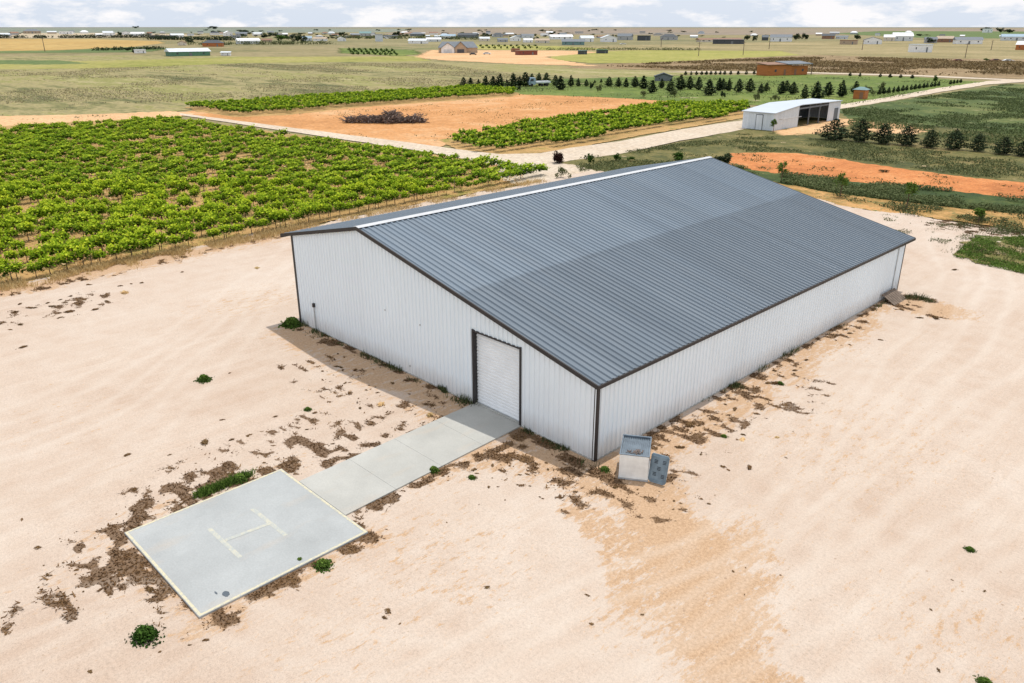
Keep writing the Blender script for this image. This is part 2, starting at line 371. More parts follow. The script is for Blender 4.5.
sheet('horizon_plain', [(-500,27.75),(1500,27.75),(1500,27.2),(-500,27.2)], -.03, M['horizon_plain'], 0)
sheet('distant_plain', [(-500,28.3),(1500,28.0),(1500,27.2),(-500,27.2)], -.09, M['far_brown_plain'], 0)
sheet('distant_green_plain', [(-400,33),(150,33.5),(400,32),(520,29.5),(250,27.9),(-400,27.9)], -.06, M['haze_tinted_plain'], .01)
sheet('distant_brown_plain', [(380,34),(720,35),(1100,33),(1400,30),(1400,28.6),(420,28.6)], -.055, M['far_brown_plain'], .01)
sheet('distant_crop_field', [(830,33.5),(925,38),(1250,40),(1200,32),(880,31)], -.05, M['dark_green_crop'], .006)
sheet('pale_land', [(-200,38),(60,38.2),(160,37),(210,35),(120,33),(-200,32.6)], -.05, M['pale_caliche_land'], .008)
sheet('town_ground', [(200,47),(340,45),(620,47),(860,45),(860,38),(500,36),(240,36)], -.052, M['town_land'], .01)
sheet('dry_grassland', [(560,55),(720,56),(1250,62),(1250,40),(860,40),(640,45),(560,47)], -.045, M['pale_dry_grass'], .01)
sheet('wheat_field', [(-160,52),(0,51.3),(60,50),(130,47),(165,43),(158,41),(90,39),(-160,38.4)], -.04, M['wheat_stubble'], .002)
sheet('meadow', [(-250,120),(0,124),(110,119),(200,108),(300,98),(420,89),(480,84),(560,84),(700,73),(560,66),(430,60),(330,57),(130,55),(-250,60)], -.045, M['grey_meadow'], .006)
sheet('meadow_yellow_band', [(-160,71),(0,69),(120,68),(240,63),(330,62),(430,61),(420,56),(240,57),(130,60),(-160,66)], -.037, M['yellow_green_meadow'], .008)
sheet('meadow_green_wedge', [(-160,67),(0,64),(50,64.5),(90,63.5),(60,60.5),(0,60),(-160,60.5)], -.03, M['dark_green_crop'], .01)
sheet('hedge_line_ground', [(-100,53.5),(100,52.5),(150,51.5),(170,48),(130,47),(60,50.3),(-100,51.8)], -.03, M['dark_green_crop'], .006)
sheet('yellow_field', [(545,59),(590,63),(640,63),(720,59),(800,55),(780,51),(640,50),(590,51.5),(560,54)], -.03, M['yellow_field'], .006)
sheet('dirt_lot', [(415,57),(440,60),(520,64),(600,66),(560,60),(545,57),(600,52),(560,50.5),(430,50)], -.027, M['pale_orange_soil'], .01)
sheet('dry_brush_band', [(560,68),(600,64),(660,62),(740,58),(820,55),(900,58),(1250,62),(1250,84),(1024,79),(900,75),(810,71),(700,70)], -.034, M['dry_brown_brush'], .01)
sheet('orchard_ground', [(340,53),(400,56),(420,54),(415,50),(340,48)], -.024, M['lawn'], .01)
sheet('paddock', [(470,49),(510,50),(620,49.5),(560,46),(470,44.5)], -.024, M['yellow_field'], .01)
# farm road beyond the evergreens, lawn, big orange field, pasture
sheet('far_track', [(655,72),(810,73.2),(918,76.2),(1024,81),(1250,84),(1250,81.5),(1024,79.6),(918,75),(810,72),(700,71.2)], -.02, M['pale_road'], .001)
sheet('lawn', [(420,92),(520,97),(600,99),(670,103),(745,104),(800,110),(845,107),(905,97),(990,82.5),(918,77),(810,74.5),(700,75),(560,79),(460,84)], -.025, M['lawn'], .006)
sheet('orange_field', [(172,114),(198,110),(236,114),(287,112),(363,104),(419,100),(513,94),(599,97),(669,101),(653,109),(575,119),(505,132),(455,142),(430,150),(380,142),(312,132),(261,125),(211,119)], -.016, M['orange_soil'], .006)
sheet('vine_strip_ground', [(185,107),(274,101),(419,92),(480,88),(520,93),(513,96.5),(419,103),(363,107),(287,115),(236,117),(200,112)], -.012, M['vineyard_floor'], .004)
sheet('vine_strip_ground', [(438,140),(505,129),(575,118),(669,104),(747,104),(752,116),(720,122),(653,133),(567,149),(500,158),(462,152)], -.011, M['vineyard_floor'], .004)
sheet('olive_rough_ground', [(520,170),(571,158),(653,148),(728,132),(742,126),(840,109),(905,98),(1024,140),(1250,175),(1250,215),(1024,200),(900,190),(735,180),(640,178),(560,182)], -.014, M['olive_rough'], .006)
sheet('green_pasture', [(838,110),(915,98),(1003,84.5),(1250,82),(1300,160),(1024,138),(960,128),(900,122),(850,120)], -.008, M['green_pasture'], .006)
sheet('orange_patch', [(866,122),(895,124),(925,129),(922,133),(895,135),(868,132)], -.004, M['pale_orange_soil'], .02)
sheet('shed_dirt', [(772,131),(842,118),(850,122),(830,131),(800,136),(780,135)], -.003, M['pale_orange_soil'], .02)
sheet('bare_track', [(-200,133),(0,127.5),(100,121),(170,118),(200,113),(172,111),(100,114),(-200,120)], -.008, M['pale_orange_soil'], .006)
sheet('vineyard_ground', [(-260,345),(0,291),(100,268),(210,244),(300,227),(420,203),(540,180),(560,174),(500,165),(414,151),(338,140),(261,130),(190,120),(165,117),(0,126),(-260,140)], -.006, M['vineyard_floor'], .004)
sheet('orange_soil_strip', [(733,153),(765,152.5),(797,153),(840,159),(881,165.7),(965,177),(1024,182.5),(1250,212),(1250,235),(1024,200),(935,189.5),(848,182),(760,173),(728,166)], -.004, M['red_orange_soil'], .006)
sheet('weed_strip', [(728,165),(760,171),(848,181),(935,189),(1024,199),(1250,233),(1250,262),(1024,214),(965,209),(898,201.5),(821,191),(760,179),(725,172)], .002, M['dark_weed_strip'], .008)
sheet('tan_strip', [(725,171),(760,178),(821,190),(898,201),(965,208),(1024,213),(1250,262),(1250,290),(1024,231),(960,221),(898,214),(841,206),(787,190),(740,182)], -.002, M['tan_weedy_soil'], .008)
# roads
road_pts = [(180,114,1.0),(261,125.5,2.2),(338,136,3),(414,146.5,4),(458,153.5,5),(500,160,7),(540,160,8),(571,154,7.5),(620,147.5,7.5),(680,135,6.5),(730,127,6),(790,117,3),(841,106.5,2.6),(890,99,2.6),(942,89.5,2.4),(990,82.5,2.0),(1024,80.5,1.6),(1250,80,1.6)]
up_ = [(x, y-h*.85) for x, y, h in road_pts]; lo_ = [(x, y+h*.85) for x, y, h in road_pts]
sheet('farm_road', up_+lo_[::-1], .006, M['pale_road'], .0025)
sheet('road_spur', [(500,160),(545,162),(575,165),(600,172),(560,184),(520,186),(500,178)], .003, M['pale_road'], .006)

# ------------------------------------------------------------------ the yard (fine grid with painted soil differences)
def vnoise(X, Y, s, seed):
    r = np.random.default_rng(seed); T = r.random((256,256)); x = X/s+100; y = Y/s+100
    xi = np.floor(x).astype(int); yi = np.floor(y).astype(int); fx = x-xi; fy = y-yi; fx = fx*fx*(3-2*fx); fy = fy*fy*(3-2*fy)
    g = lambda a, b: T[a%256, b%256]
    return (g(xi,yi)*(1-fx)+g(xi+1,yi)*fx)*(1-fy)+(g(xi,yi+1)*(1-fx)+g(xi+1,yi+1)*fx)*fy
def fbm(X, Y, s, seed, o=4): return sum(vnoise(X, Y, s/2**k, seed+k)*.5**k for k in range(o))/sum(.5**k for k in range(o))
yard_poly = ground_poly([(-120,760),(-200,345),(-60,305),(0,287),(100,266),(210,243),(300,227),(420,203),(540,181),(600,170),(640,180),(735,184),(787,190),(841,206),(898,214),(960,222),(1024,231),(1150,262),(1250,400),(1400,760),(600,900)])
yp = np.array(yard_poly); x0, y0 = yp.min(0)-1; x1, y1 = yp.max(0)+1
x1 = min(x1, 40); y0 = max(y0, -32); y1 = min(y1, 85); x0 = max(x0, -62)
st = .2; nx = int((x1-x0)/st); ny = int((y1-y0)/st)
X, Y = np.meshgrid(x0+st*np.arange(nx+1), y0+st*np.arange(ny+1), indexing='ij')
wx = (fbm(X, Y, 3, 5)-.5)*2.6; wy = (fbm(X, Y, 3, 9)-.5)*2.6
keep_v = inpoly(X+wx, Y+wy, yard_poly)
d1 = fbm(X, Y, 1.6, 21)-.5; d2 = fbm(X, Y, 1.6, 31)-.5
Xd = X+d1*2.2; Yd = Y+d2*2.2
Rr = np.zeros_like(X); Gg = np.zeros_like(X)
def blob(ch, px, py, rx, ry, s, ang=0.0):
    c = G(px, py); ca, sa = math.cos(ang), math.sin(ang)
    u = ((Xd-c[0])*ca+(Yd-c[1])*sa)/rx; w = (-(Xd-c[0])*sa+(Yd-c[1])*ca)/ry
    np.maximum(ch, s*np.clip(1.4-np.sqrt(u*u+w*w), 0, 1), out=ch)
def seg(ch, p, q, w, s, power=1.0):
    a = G(*p)[:2]; b = G(*q)[:2]; ab = b-a; t = np.clip(((Xd-a[0])*ab[0]+(Yd-a[1])*ab[1])/(ab@ab), 0, 1)
    d = np.hypot(Xd-a[0]-t*ab[0], Yd-a[1]-t*ab[1]); np.maximum(ch, s*np.clip(1.45-d/w, 0, 1)**power, out=ch)
# wheel tracks: pairs of paler compacted lines
Bb = np.zeros_like(X); Xt = X+(fbm(X, Y, 14, 88)-.5)*2.5; Yt = Y+(fbm(X, Y, 14, 99)-.5)*2.5
def track(pts, s_=.7):
    Q = [G(*p)[:2] for p in pts]; C_ = []
    for i in range(len(Q)-1):
        p0 = Q[max(i-1,0)]; p1 = Q[i]; p2 = Q[i+1]; p3 = Q[min(i+2,len(Q)-1)]
        for t in np.linspace(0,1,9)[:-1]: C_.append(.5*((2*p1)+(-p0+p2)*t+(2*p0-5*p1+4*p2-p3)*t*t+(-p0+3*p1-3*p2+p3)*t**3))
    for off in (-.8,.8):
        for a_, b_ in zip(C_[:-1], C_[1:]):
            d_ = b_-a_; L_ = np.hypot(*d_)+1e-6; n_ = np.array([-d_[1], d_[0]])/L_*off; a2_ = a_+n_
            t = np.clip(((Xt-a2_[0])*d_[0]+(Yt-a2_[1])*d_[1])/L_**2, 0, 1); dd = np.hypot(Xt-a2_[0]-t*d_[0], Yt-a2_[1]-t*d_[1])
            np.maximum(Bb, s_*np.clip(1.2-dd/.32, 0, 1), out=Bb)
for tr_, st_ in (([(-60,470),(120,400),(230,320),(330,235)],.8), ([(-60,440),(100,375),(220,300),(300,240)],.6), ([(-80,560),(90,470),(210,370),(262,290)],.5), ([(300,760),(560,600),(760,520),(920,400),(1000,300),(990,250)],.8),
    ([(380,760),(640,640),(820,540),(980,420),(1100,320)],.7), ([(480,760),(720,660),(900,570),(1100,450)],.6), ([(520,760),(760,600),(840,470),(900,380),(960,290),(940,240)],.6), ([(-60,640),(120,600),(330,660),(560,640),(700,560),(790,440),(880,340)],.45), ([(700,760),(860,640),(1000,540),(1120,470)],.6)): track(tr_, st_)
# bare orange soil
seg(Rr, (300,330), (470,408), 2.3, .85); seg(Rr, (540,440), (600,478), 2.4, .9); seg(Rr, (430,470), (540,440), 1.8, .7)
seg(Rr, (655,455), (750,395), 1.5, .8); seg(Rr, (750,395), (890,300), 1.4, .75); blob(Rr, 928, 307, 3.0, 2.0, 1.3)
seg(Rr, (640,490), (685,540), 1.9, 1.0); seg(Rr, (685,540), (720,620), 2.2, .95); seg(Rr, (700,600), (735,690), 2.0, .95); seg(Rr, (740,650),(760,700), 1.6,.9)
seg(Rr, (575,510), (625,545), .8, .8); seg(Rr, (625,545), (650,610), .9, .75)
blob(Rr, 660, 605, 2.4, 3.0, .55); blob(Rr, 250, 300, 4, 6, .45); blob(Rr, 330, 400, 3, 3, .35); blob(Rr, 440, 560, 5, 4, .4)
blob(Rr, 860, 440, 6, 9, .38); blob(Rr, 820, 350, 4, 6, .4); blob(Rr, 960, 640, 4, 4, .4); blob(Rr, 330, 640, 4, 4, .35); blob(Rr, 120, 560, 4, 4, .35); blob(Rr, 60, 420, 5, 6, .25)
seg(Rr, (-100,310), (300,236), 2.0, .5); blob(Rr, 720, 560, 1.6, 4, .8)
seg(Rr, (200,625), (370,540), 1.0, .7); seg(Rr, (120,540), (200,620), .9, .6); seg(Rr, (110,540), (280,465), 1.6, .5)
# dead weeds / dark litter
WEED = []   # (a, b, width m, strength)
def weed(p, q, w, s): WEED.append((p, q, w, s)); seg(Gg, p, q, w, s)
weed((122,538), (200,622), .55, 1.0); weed((198,624), (370,540), .5, 1.0); weed((120,528), (280,464), .95, .95); weed((70,570), (190,490), .42, .72)
weed((200,500), (330,440), .8, .62); weed((280,468), (350,440), .35, .8); weed((300,474), (474,401), .32, .85); weed((350,518), (524,432), .34, 1.0)
weed((372,540), (350,520), .3, .8); weed((302,324), (470,402), .55, .75); weed((445,385), (472,402), .55, .9); weed((524,428), (594,468), .42, .9); weed((596,470), (618,480), .5, .85)
weed((655,440), (720,400), .8, .72); weed((650,455), (672,470), .35, .6); weed((720,402), (890,298), .28, .62); weed((890,296), (930,300), .35, .75)
weed((600,492), (650,492), .45, .62); weed((150,575), (165,590), .3, .6); weed((520,452), (560,470), .8, .45)
weed((90,560), (200,470), 1.5, .42); weed((200,470), (330,425), 1.3, .40); weed((60,600), (130,560), 1.0, .35); weed((160,600), (190,625), .8, .35)
weed((600,485), (660,500), 1.2, .36); weed((500,460), (590,490), 1.3, .33); weed((310,370), (420,420), 1.6, .26); weed((-20,325), (90,300), 1.6, .3); weed((700,430), (800,380), 1.5, .25); weed((900,305), (950,315), 1.0, .35); weed((660,470),(720,430), 1.0,.33)
seg(Rr, (-60,306), (300,230), 1.6, .95); seg(Gg, (-60,309), (300,232), .5, .42); seg(Gg, (960,225), (1024,235), 2.5, .5)
fb = fbm(X*.8+Y*.2, Y*1.3, .55, 140, 3)
Gg = np.where(Gg > .04, np.clip((Gg*1.08+(fb-.5)*2.9-.55)*2.6, 0, 1), 0)
idx = -np.ones(X.shape, int); cellok = keep_v[:-1,:-1]&keep_v[1:,:-1]&keep_v[1:,1:]&keep_v[:-1,1:]
# only the part that can be seen (with a generous margin)
use = np.zeros_like(keep_v); use[:-1,:-1] |= cellok; use[1:,:-1] |= cellok; use[1:,1:] |= cellok; use[:-1,1:] |= cellok
idx[use] = np.arange(use.sum()); Z = .008+(fbm(X, Y, 4, 77)-.5)*.05
for (bx0,bx1,by0,by1) in ((-26,2,-2,37),(-10,-1,-18,1)):     # level under the building and slabs
    Z[(X>bx0)&(X<bx1)&(Y>by0)&(Y<by1)] = .004
V = np.stack([X[use], Y[use], Z[use]], 1)
I, J = np.nonzero(cellok); Fq = np.stack([idx[I,J], idx[I+1,J], idx[I+1,J+1], idx[I,J+1]], 1)
me = bpy.data.meshes.new('gravel_yard'); me.vertices.add(len(V)); me.vertices.foreach_set('co', V.astype(np.float32).ravel())
me.loops.add(Fq.size); me.loops.foreach_set('vertex_index', Fq.astype(np.int32).ravel()); me.polygons.add(len(Fq)); me.polygons.foreach_set('loop_start', np.arange(0, Fq.size, 4, dtype=np.int32))
ca = me.attributes.new('tint', 'FLOAT_COLOR', 'POINT')
ca.data.foreach_set('color', np.stack([Rr[use], Gg[use], Bb[use], np.ones(use.sum())], 1).astype(np.float32).ravel())
me.update(calc_edges=True); me.shade_smooth()
structure('gravel_yard', me, M['yard'])
sheet('weedy_ground_patch', [(955,257),(965,245),(985,236),(1024,238),(1200,262),(1200,330),(1024,273),(985,265)], .045, M['weedy_patch'], .012)

# ------------------------------------------------------------------ weeds
ii, jj = np.nonzero(Gg > .12); cnt = rng.poisson(Gg[ii,jj]*16*.62); ii = np.repeat(ii, cnt); jj = np.repeat(jj, cnt)
P = np.stack([X[ii,jj], Y[ii,jj]], 1)+rng.uniform(-.13,.13,(len(ii),2)); cl = fbm(P[:,0], P[:,1], 1.5, 66)
shd = np.clip(cl*1.3-.3+rng.uniform(-.15,.2,len(P)), 0, 1); hs = rng.uniform(.02,.08,len(P))*(.4+cl*.8)
print('weed blades', len(P))
bad = ((P[:,0]>-24.5)&(P[:,0]<.05)&(P[:,1]>-.05)&(P[:,1]<33.7)) | ((P[:,0]>-9.0)&(P[:,0]<-2.55)&(P[:,1]>-16.66)&(P[:,1]<-10.05)) | ((P[:,0]>-7.75)&(P[:,0]<-4.2)&(P[:,1]>-11)&(P[:,1]<.1))
P, hs, shd = P[~bad], hs[~bad], shd[~bad]
P3 = np.column_stack([P, np.zeros(len(P))])
stuff('dead_weeds', blades('dead_weeds', P3, hs, rng.uniform(.03,.09,len(P)), shd, 1.3), M['dead'], 'low brown dead weeds matted along the slab, walkway and barn walls', 'weeds')
# dry grass fringe at the near edge of the vineyard
P = []
for (p, q, w, n) in (((-60,303), (300,231), 1.1, 15000), ((300,231),(545,182),1.0,5000)):
    a = G(*p)[:2]; b_ = G(*q)[:2]; t = rng.random(n); pts = a+(b_-a)*t[:,None]+rng.normal(size=(n,2))*w*.6+np.array([-.8,0]); P.append(pts)
P = np.concatenate(P); k = fbm(P[:,0], P[:,1], 1.2, 15) > .47; P = P[k]; cl = fbm(P[:,0], P[:,1], 2.5, 16)
stuff('dry_grass', blades('dry_grass', np.column_stack([P, np.zeros(len(P))]), rng.uniform(.1,.42,len(P)), .05, np.clip(cl+rng.uniform(-.3,.3,len(P)),0,1), .5), M['straw'], 'dry straw-coloured grass fringe in front of the nearest vine row', 'grass')

def clump(n, rx, h, name, up=.4, leafs=.07):
    k = int(rng.integers(3,6)); c = rng.uniform(-.2,.2,(k,2)); c[0] = 0; w_ = rng.uniform(.15,.34,k); j_ = rng.integers(0,k,n)
    if 'green' in name: c *= .3; w_ = w_*0+.42
    p2 = c[j_]+rng.normal(size=(n,2))*w_[j_][:,None]*.55; r = np.minimum(np.hypot(p2[:,0], p2[:,1]), rx*1.1)
    z = rng.random(n)**.8*h*np.clip(1.15-(r/rx)**2, .12, 1)+.01
    p = np.stack([p2[:,0], p2[:,1], z], 1)
    return leaf_mesh(name, p, rng.uniform(.6,1.3,n)*leafs, np.clip(z/h*.6+rng.uniform(0,.4,n), 0, 1), .6, up)
clump_meshes = {}
def clumps(kind, name, label, cat, group, lst, mname, n=90):
    base = [clump(int(n*2.6), .5, .20, name, leafs=.20) for _ in range(8)]
    for b_ in base: b_.materials.append(M[mname])
    for i, (px, py, wpx) in enumerate(lst):
        c = G(px, py); s = wpx*scale_at(c); o = link(name, base[(i*5)%8]); o.location = (c[0], c[1], .0); o.scale = (s*random.uniform(1.0,1.6), s*random.uniform(.6,1), s*random.uniform(.4,.8)); o.rotation_euler = (0,0,random.uniform(0,6.28))
        tag(o, label, cat, group)
brown = [(385,618,7),(400,624,4),(388,612,9),(487,588,8),(360,408,5),(150,590,12),(206,640,7),(160,652,5),(190,645,4),(90,672,8),(38,548,9),(48,575,6),(22,520,6),(100,590,6),(127,455,8),(205,443,15),(135,490,9),(170,455,6),(248,436,7),(232,440,8),
  (275,417,6),(315,413,6),(290,425,5),(262,432,6),(345,383,5),(392,383,5),(350,393,6),(330,402,4),(230,373,4),(222,420,5),(307,430,5),
  (505,500,3),(479,505,3),(447,523,4),(520,475,5),(500,470,4),(548,470,6),(475,478,5),(530,486,4),(560,482,5),(510,466,4),(540,497,3),(575,492,5),(467,462,5),
  (728,470,6),(723,467,8),(750,468,10),(737,440,5),(776,384,10),(793,432,4),(786,458,5),(701,455,5),(756,414,7),(743,435,6),(850,345,5),(768,383,8),(790,360,6),(775,371,6),(812,342,8),(830,330,8),(848,322,9),(860,316,8),(873,310,6),(700,437,5),(690,425,12),(680,448,10),
  (931,610,5),(938,670,5),(971,548,4),(952,580,3),(880,340,5),(902,310,7),(920,318,7),(907,305,6),(935,318,10),(955,270,5),
  (15,312,6),(30,308,8),(48,303,6),(60,300,5),(70,312,10),(20,325,8),(95,310,9),(60,318,6),(10,330,5),(85,300,5),(105,295,5),(90,285,5),(120,286,5),(131,284,4),(142,283,5),(182,272,4),(35,308,5),(65,303,5),(24,347,7)]
for (ax, ay, bx_, by_, sx_, n_) in ((60,590,300,440,26,70), (300,350,430,410,16,28), (380,470,590,480,22,34), (600,500,700,500,20,22), (680,440,860,330,10,24), (-10,320,110,295,14,14), (560,620,1000,560,60,14)):
    for q_ in range(n_):
        t = random.random(); brown.append((ax+(bx_-ax)*t+random.gauss(0,sx_), ay+(by_-ay)*t+random.gauss(0,sx_*.5), random.choice((2.2,2.8,3.4,4.5,6))))
def on_slab(b): 
    c = G(b[0], b[1]); return (-9.4<c[0]<-2.2 and -17<c[1]<-9.8) or (-8.1<c[0]<-4 and -11<c[1]<.2) or (-24.7<c[0]<.3 and -.2<c[1]<34)
brown = [b for b in brown if not on_slab(b)]
clumps('b', 'dead_weed_clump', 'small brown dead weed clump on the open gravel', 'weed', 'dead weed clumps scattered over the gravel', brown, 'dead', 70)
straw = [(257,268,7),(125,293,9),(742,440,9),(655,360,9),(741,381,12),(745,385,10),(777,438,8),(380,405,9),(430,415,11),(390,362,7),(560,395,8),(345,545,5)]
clumps('s', 'dry_grass_tuft', 'small straw-coloured dry grass tuft on the gravel', 'weed', 'dry grass tufts on the gravel', straw[:3]+straw[6:10], 'straw', 90)
glist = [((145,637,27), 'largest bright green weed, on open gravel by the slab\'s outer corner'),
         ((323,566,18), 'round green weed at the slab edge nearest the walkway'),
         ((204,380,14), 'lone green weed on the gravel left of the barn'),
         ((970,550,9), 'small green weed alone on the right-hand gravel'),
         ((434,471,12), 'green weed at the edge of the walkway'),
         ((300,561,9), 'thin green weed growing on the slab edge'),
         ((985,683,14), 'green weed at the bottom right of the yard'),
         ((292,325,20), 'green weed at the foot of the barn\'s left corner'),
         ((780,384,7), 'small green weed by the long barn wall'),
         ((724,437,7), 'yellow-green weed in front of the long wall'),
         ((472,478,8), 'low green weed on soil between walkway and barn corner'),
         ((605,470,10), 'green weed between the barn corner and the cooler'),
         ((308,410,8), 'green weed on the gravel between slab and barn shadow'),
         ((350,338,14), 'green weed against the front wall near its conduit'),
         ((240,480,16), 'pale green weed by the slab\'s upper edge')]
for (px, py, w), lab in glist:
    me_ = clump(900, .46, .42, 'green_weed', leafs=.16); me_.materials.append(M['weedg' if w < 25 else 'green'])
    c = G(px, py); s = w*scale_at(c); o = link('green_weed', me_, loc=(c[0], c[1], 0)); o.scale = (s, s*.85, s*.9); tag(o, lab, 'weed')
# green strip of weeds by the pad
a = G(200,497)[:2]; b_ = G(250,476)[:2]; n = 2600; P = a+(b_-a)*rng.random(n)[:,None]+rng.normal(size=(n,2))*.13+np.array([-.12,0]); P = P[P[:,0] < -9.0]
stuff('green_weeds', blades('green_weeds', np.column_stack([P, np.zeros(len(P))]), rng.uniform(.06,.22,len(P)), .04, rng.random(len(P)), .5), M['weedg'], 'yellow-green weeds along the upper left edge of the slab', 'weeds')
# weeds at wall foot (tall dry)
P = []
for p, q, n, w in (((302,326),(470,402),2400,.22),((440,388),(474,403),1500,.25),((526,428),(590,464),1600,.2),((900,296),(935,302),900,.5),((735,388),(750,378),500,.2),((700,402),(890,300),900,.12),((1000,240),(1024,262),1500,1.6),((960,225),(1020,232),1500,1.5),((965,250),(1010,262),1300,1.4)):
    a = G(*p)[:2]; b_ = G(*q)[:2]; P.append(a+(b_-a)*rng.random(n)[:,None]+rng.normal(size=(n,2))*w)
P = np.concatenate(P); P = P[~((P[:,0]>-24.5)&(P[:,0]<.06)&(P[:,1]>-.06)&(P[:,1]<33.8))]; k = fbm(P[:,0], P[:,1], 1.1, 91) > .5; P = P[k]
stuff('wall_weeds', blades('wall_weeds', np.column_stack([P, np.zeros(len(P))]), rng.uniform(.1,.45,len(P))*np.clip(fbm(P[:,0],P[:,1],1.6,8)*1.8-.3,.2,1), .04, rng.random(len(P))*.8, .35), M['olive'], 'olive weeds growing along the foot of the barn', 'weeds')

# ------------------------------------------------------------------ the big barn
BW, BL, HE, RX, SL = 24.44, 33.66, 3.70, -17.07, .2212
RZ = HE+SL*(-RX); OLf, OFr, OFar, ORt = 1.05, .14, 1.42, .10
HL_ = RZ-SL*(BW+RX)
def roofz(x): return RZ-SL*abs(x-RX)
barn = thing('metal_barn', 'large white corrugated metal barn with blue-grey ribbed roof', 'barn')
def corr(mb, p0, dr, nr, L, zb, zt, pitch=.305, dep=.055):
    """ribbed sheet run; zb/zt functions of distance"""
    s = 0.0; prof = []
    while s < L+.001:
        for a, d in ((0,0),(.20,0),(.222,dep),(.272,dep),(.294,0)):
            if s+a <= L: prof.append((s+a, d))
        s += pitch
    prof.append((L, 0)); vs = []; fs = []
    for s, d in prof:
        x = p0[0]+dr[0]*s+nr[0]*d; y = p0[1]+dr[1]*s+nr[1]*d
        vs += [(x, y, zb(s)), (x, y, zt(s))]
    for i in range(len(prof)-1): fs.append((2*i, 2*i+2, 2*i+3, 2*i+1))
    mb.add(vs, fs)
DX0, DX1, DH = -7.82, -4.56, 3.98
zt = lambda X0: (lambda s: roofz(X0+s)-.06)
mb = MB(); corr(mb, (-BW,0), (1,0), (0,-1), BW+RX, lambda s: .06, zt(-BW)); corr(mb, (RX,0), (1,0), (0,-1), DX0-RX, lambda s: .06, zt(RX))
corr(mb, (DX0,0), (1,0), (0,-1), DX1-DX0, lambda s: DH, zt(DX0)); corr(mb, (DX1,0), (1,0), (0,-1), -DX1, lambda s: .06, zt(DX1))
part('wall', mb, M['wall'], barn)
mb = MB(); corr(mb, (0,0), (0,1), (1,0), BL, lambda s: .06, lambda s: HE-.08); part('wall', mb, M['wall'], barn)
mb = MB(); corr(mb, (-BW,BL), (0,-1), (-1,0), BL, lambda s: .06, lambda s: HL_-.06); part('wall', mb, M['wall'], barn)
mb = MB(); corr(mb, (0,BL), (-1,0), (0,1), -RX, lambda s: .06, lambda s: roofz(-s)-.06); corr(mb, (RX,BL), (-1,0), (0,1), BW+RX, lambda s: .06, lambda s: roofz(RX-s)-.06); part('wall', mb, M['wall'], barn)
mb = MB(); mb.box(-BW+.02,-.02,.02,BL-.02,0,.10); mb.box(-BW-.03,.03,-.05,.02,0,.06); mb.box(-.0,.05,.02,BL+.02,0,.06); part('foundation', mb, M['path'], barn)
# two ribbed slopes
def slope(xa, xb, name):
    L = BL+OFr+OFar; s = 0; prof = []
    while s < L:
        for a, d in ((0,0),(.18,0),(.225,.065),(.315,.065),(.36,0)):
            if s+a <= L: prof.append((s+a, d))
        s += .38
    prof.append((L, 0)); vs = []; fs = []; nseg = 3
    for s, d in prof:
        for k in range(nseg+1):
            x = xa+(xb-xa)*k/nseg; vs.append((x, -OFr+s, roofz(x)+d))
    m_ = nseg+1
    for i in range(len(prof)-1):
        for k in range(nseg):
            a = i*m_+k; q = (a, a+1, a+m_+1, a+m_); fs.append(q if xb < xa else q[::-1])
    mb = MB(); mb.add(vs, fs); return part(name, mb, M['roof'], barn)
slope(RX, ORt, 'roof'); slope(RX, -BW-OLf, 'roof')
mb = MB()   # soffit deck under the sheets
for xa, xb in ((RX, ORt-.03), (-BW-OLf+.03, RX)):
    mb.prism([(xa,-OFr+.03,roofz(xa)-.05),(xb,-OFr+.03,roofz(xb)-.05),(xb,-OFr+.03,roofz(xb)-.012),(xa,-OFr+.03,roofz(xa)-.012)], (0,BL+OFr+OFar-.06,0))
part('roof_deck', mb, M['trim'], barn)
mb = MB()   # ridge flashing, slightly proud of the ribs
for sx in (-1, 1):
    a = (RX, -OFr-.02, RZ+.095); c = (RX+sx*.26, -OFr-.02, RZ+.095-.26*SL*.95)
    mb.prism([a, c, (c[0], c[1], c[2]-.02), (a[0], a[1], a[2]-.02)] if sx > 0 else [c, a, (a[0], a[1], a[2]-.02), (c[0], c[1], c[2]-.02)], (0,BL+OFr+OFar+.04,0))
part('ridge_cap', mb, M['ridge'], barn)
for y, dd in ((-OFr-.035, -.05), (BL+OFar+.035, .05)):
    for xa, xb in ((RX, ORt+.03), (-BW-OLf-.03, RX)):
        mb = MB(); t, bt = .06, .14
        mb.prism([(xa,y,roofz(xa)-bt),(xb,y,roofz(xb)-bt),(xb,y,roofz(xb)+t),(xa,y,roofz(xa)+t)], (0,abs(dd)*1.4 if dd < 0 else -abs(dd)*1.4,0)); part('rake_trim', mb, M['trim'], barn)
mb = MB(); mb.box(ORt, ORt+.07, -OFr-.03, BL+OFar+.03, HE-.15, HE+.01); part('eave_trim', mb, M['trim'], barn)
xl = -BW-OLf; mb = MB(); mb.box(xl-.07, xl, -OFr-.03, BL+OFar+.03, roofz(xl)-.2, roofz(xl)+.01); part('eave_trim', mb, M['trim'], barn)
for (x, y, h) in ((0,0,HE-.1), (0,BL,HE-.1), (-BW,0,HL_-.05), (-BW,BL,HL_-.05)):
    mb = MB(); sx = 1 if x == 0 else -1; sy = 1 if y else -1
    mb.box(min(x+sx*.045,x-sx*.125), max(x+sx*.045,x-sx*.125), min(y+sy*.04,y+sy*.052), max(y+sy*.04,y+sy*.052), .0, h)
    mb.box(min(x+sx*.036,x+sx*.052), max(x+sx*.036,x+sx*.052), min(y+sy*.052,y-sy*.115), max(y+sy*.052,y-sy*.115), .0, h)
    part('corner_trim', mb, M['trim'], barn)
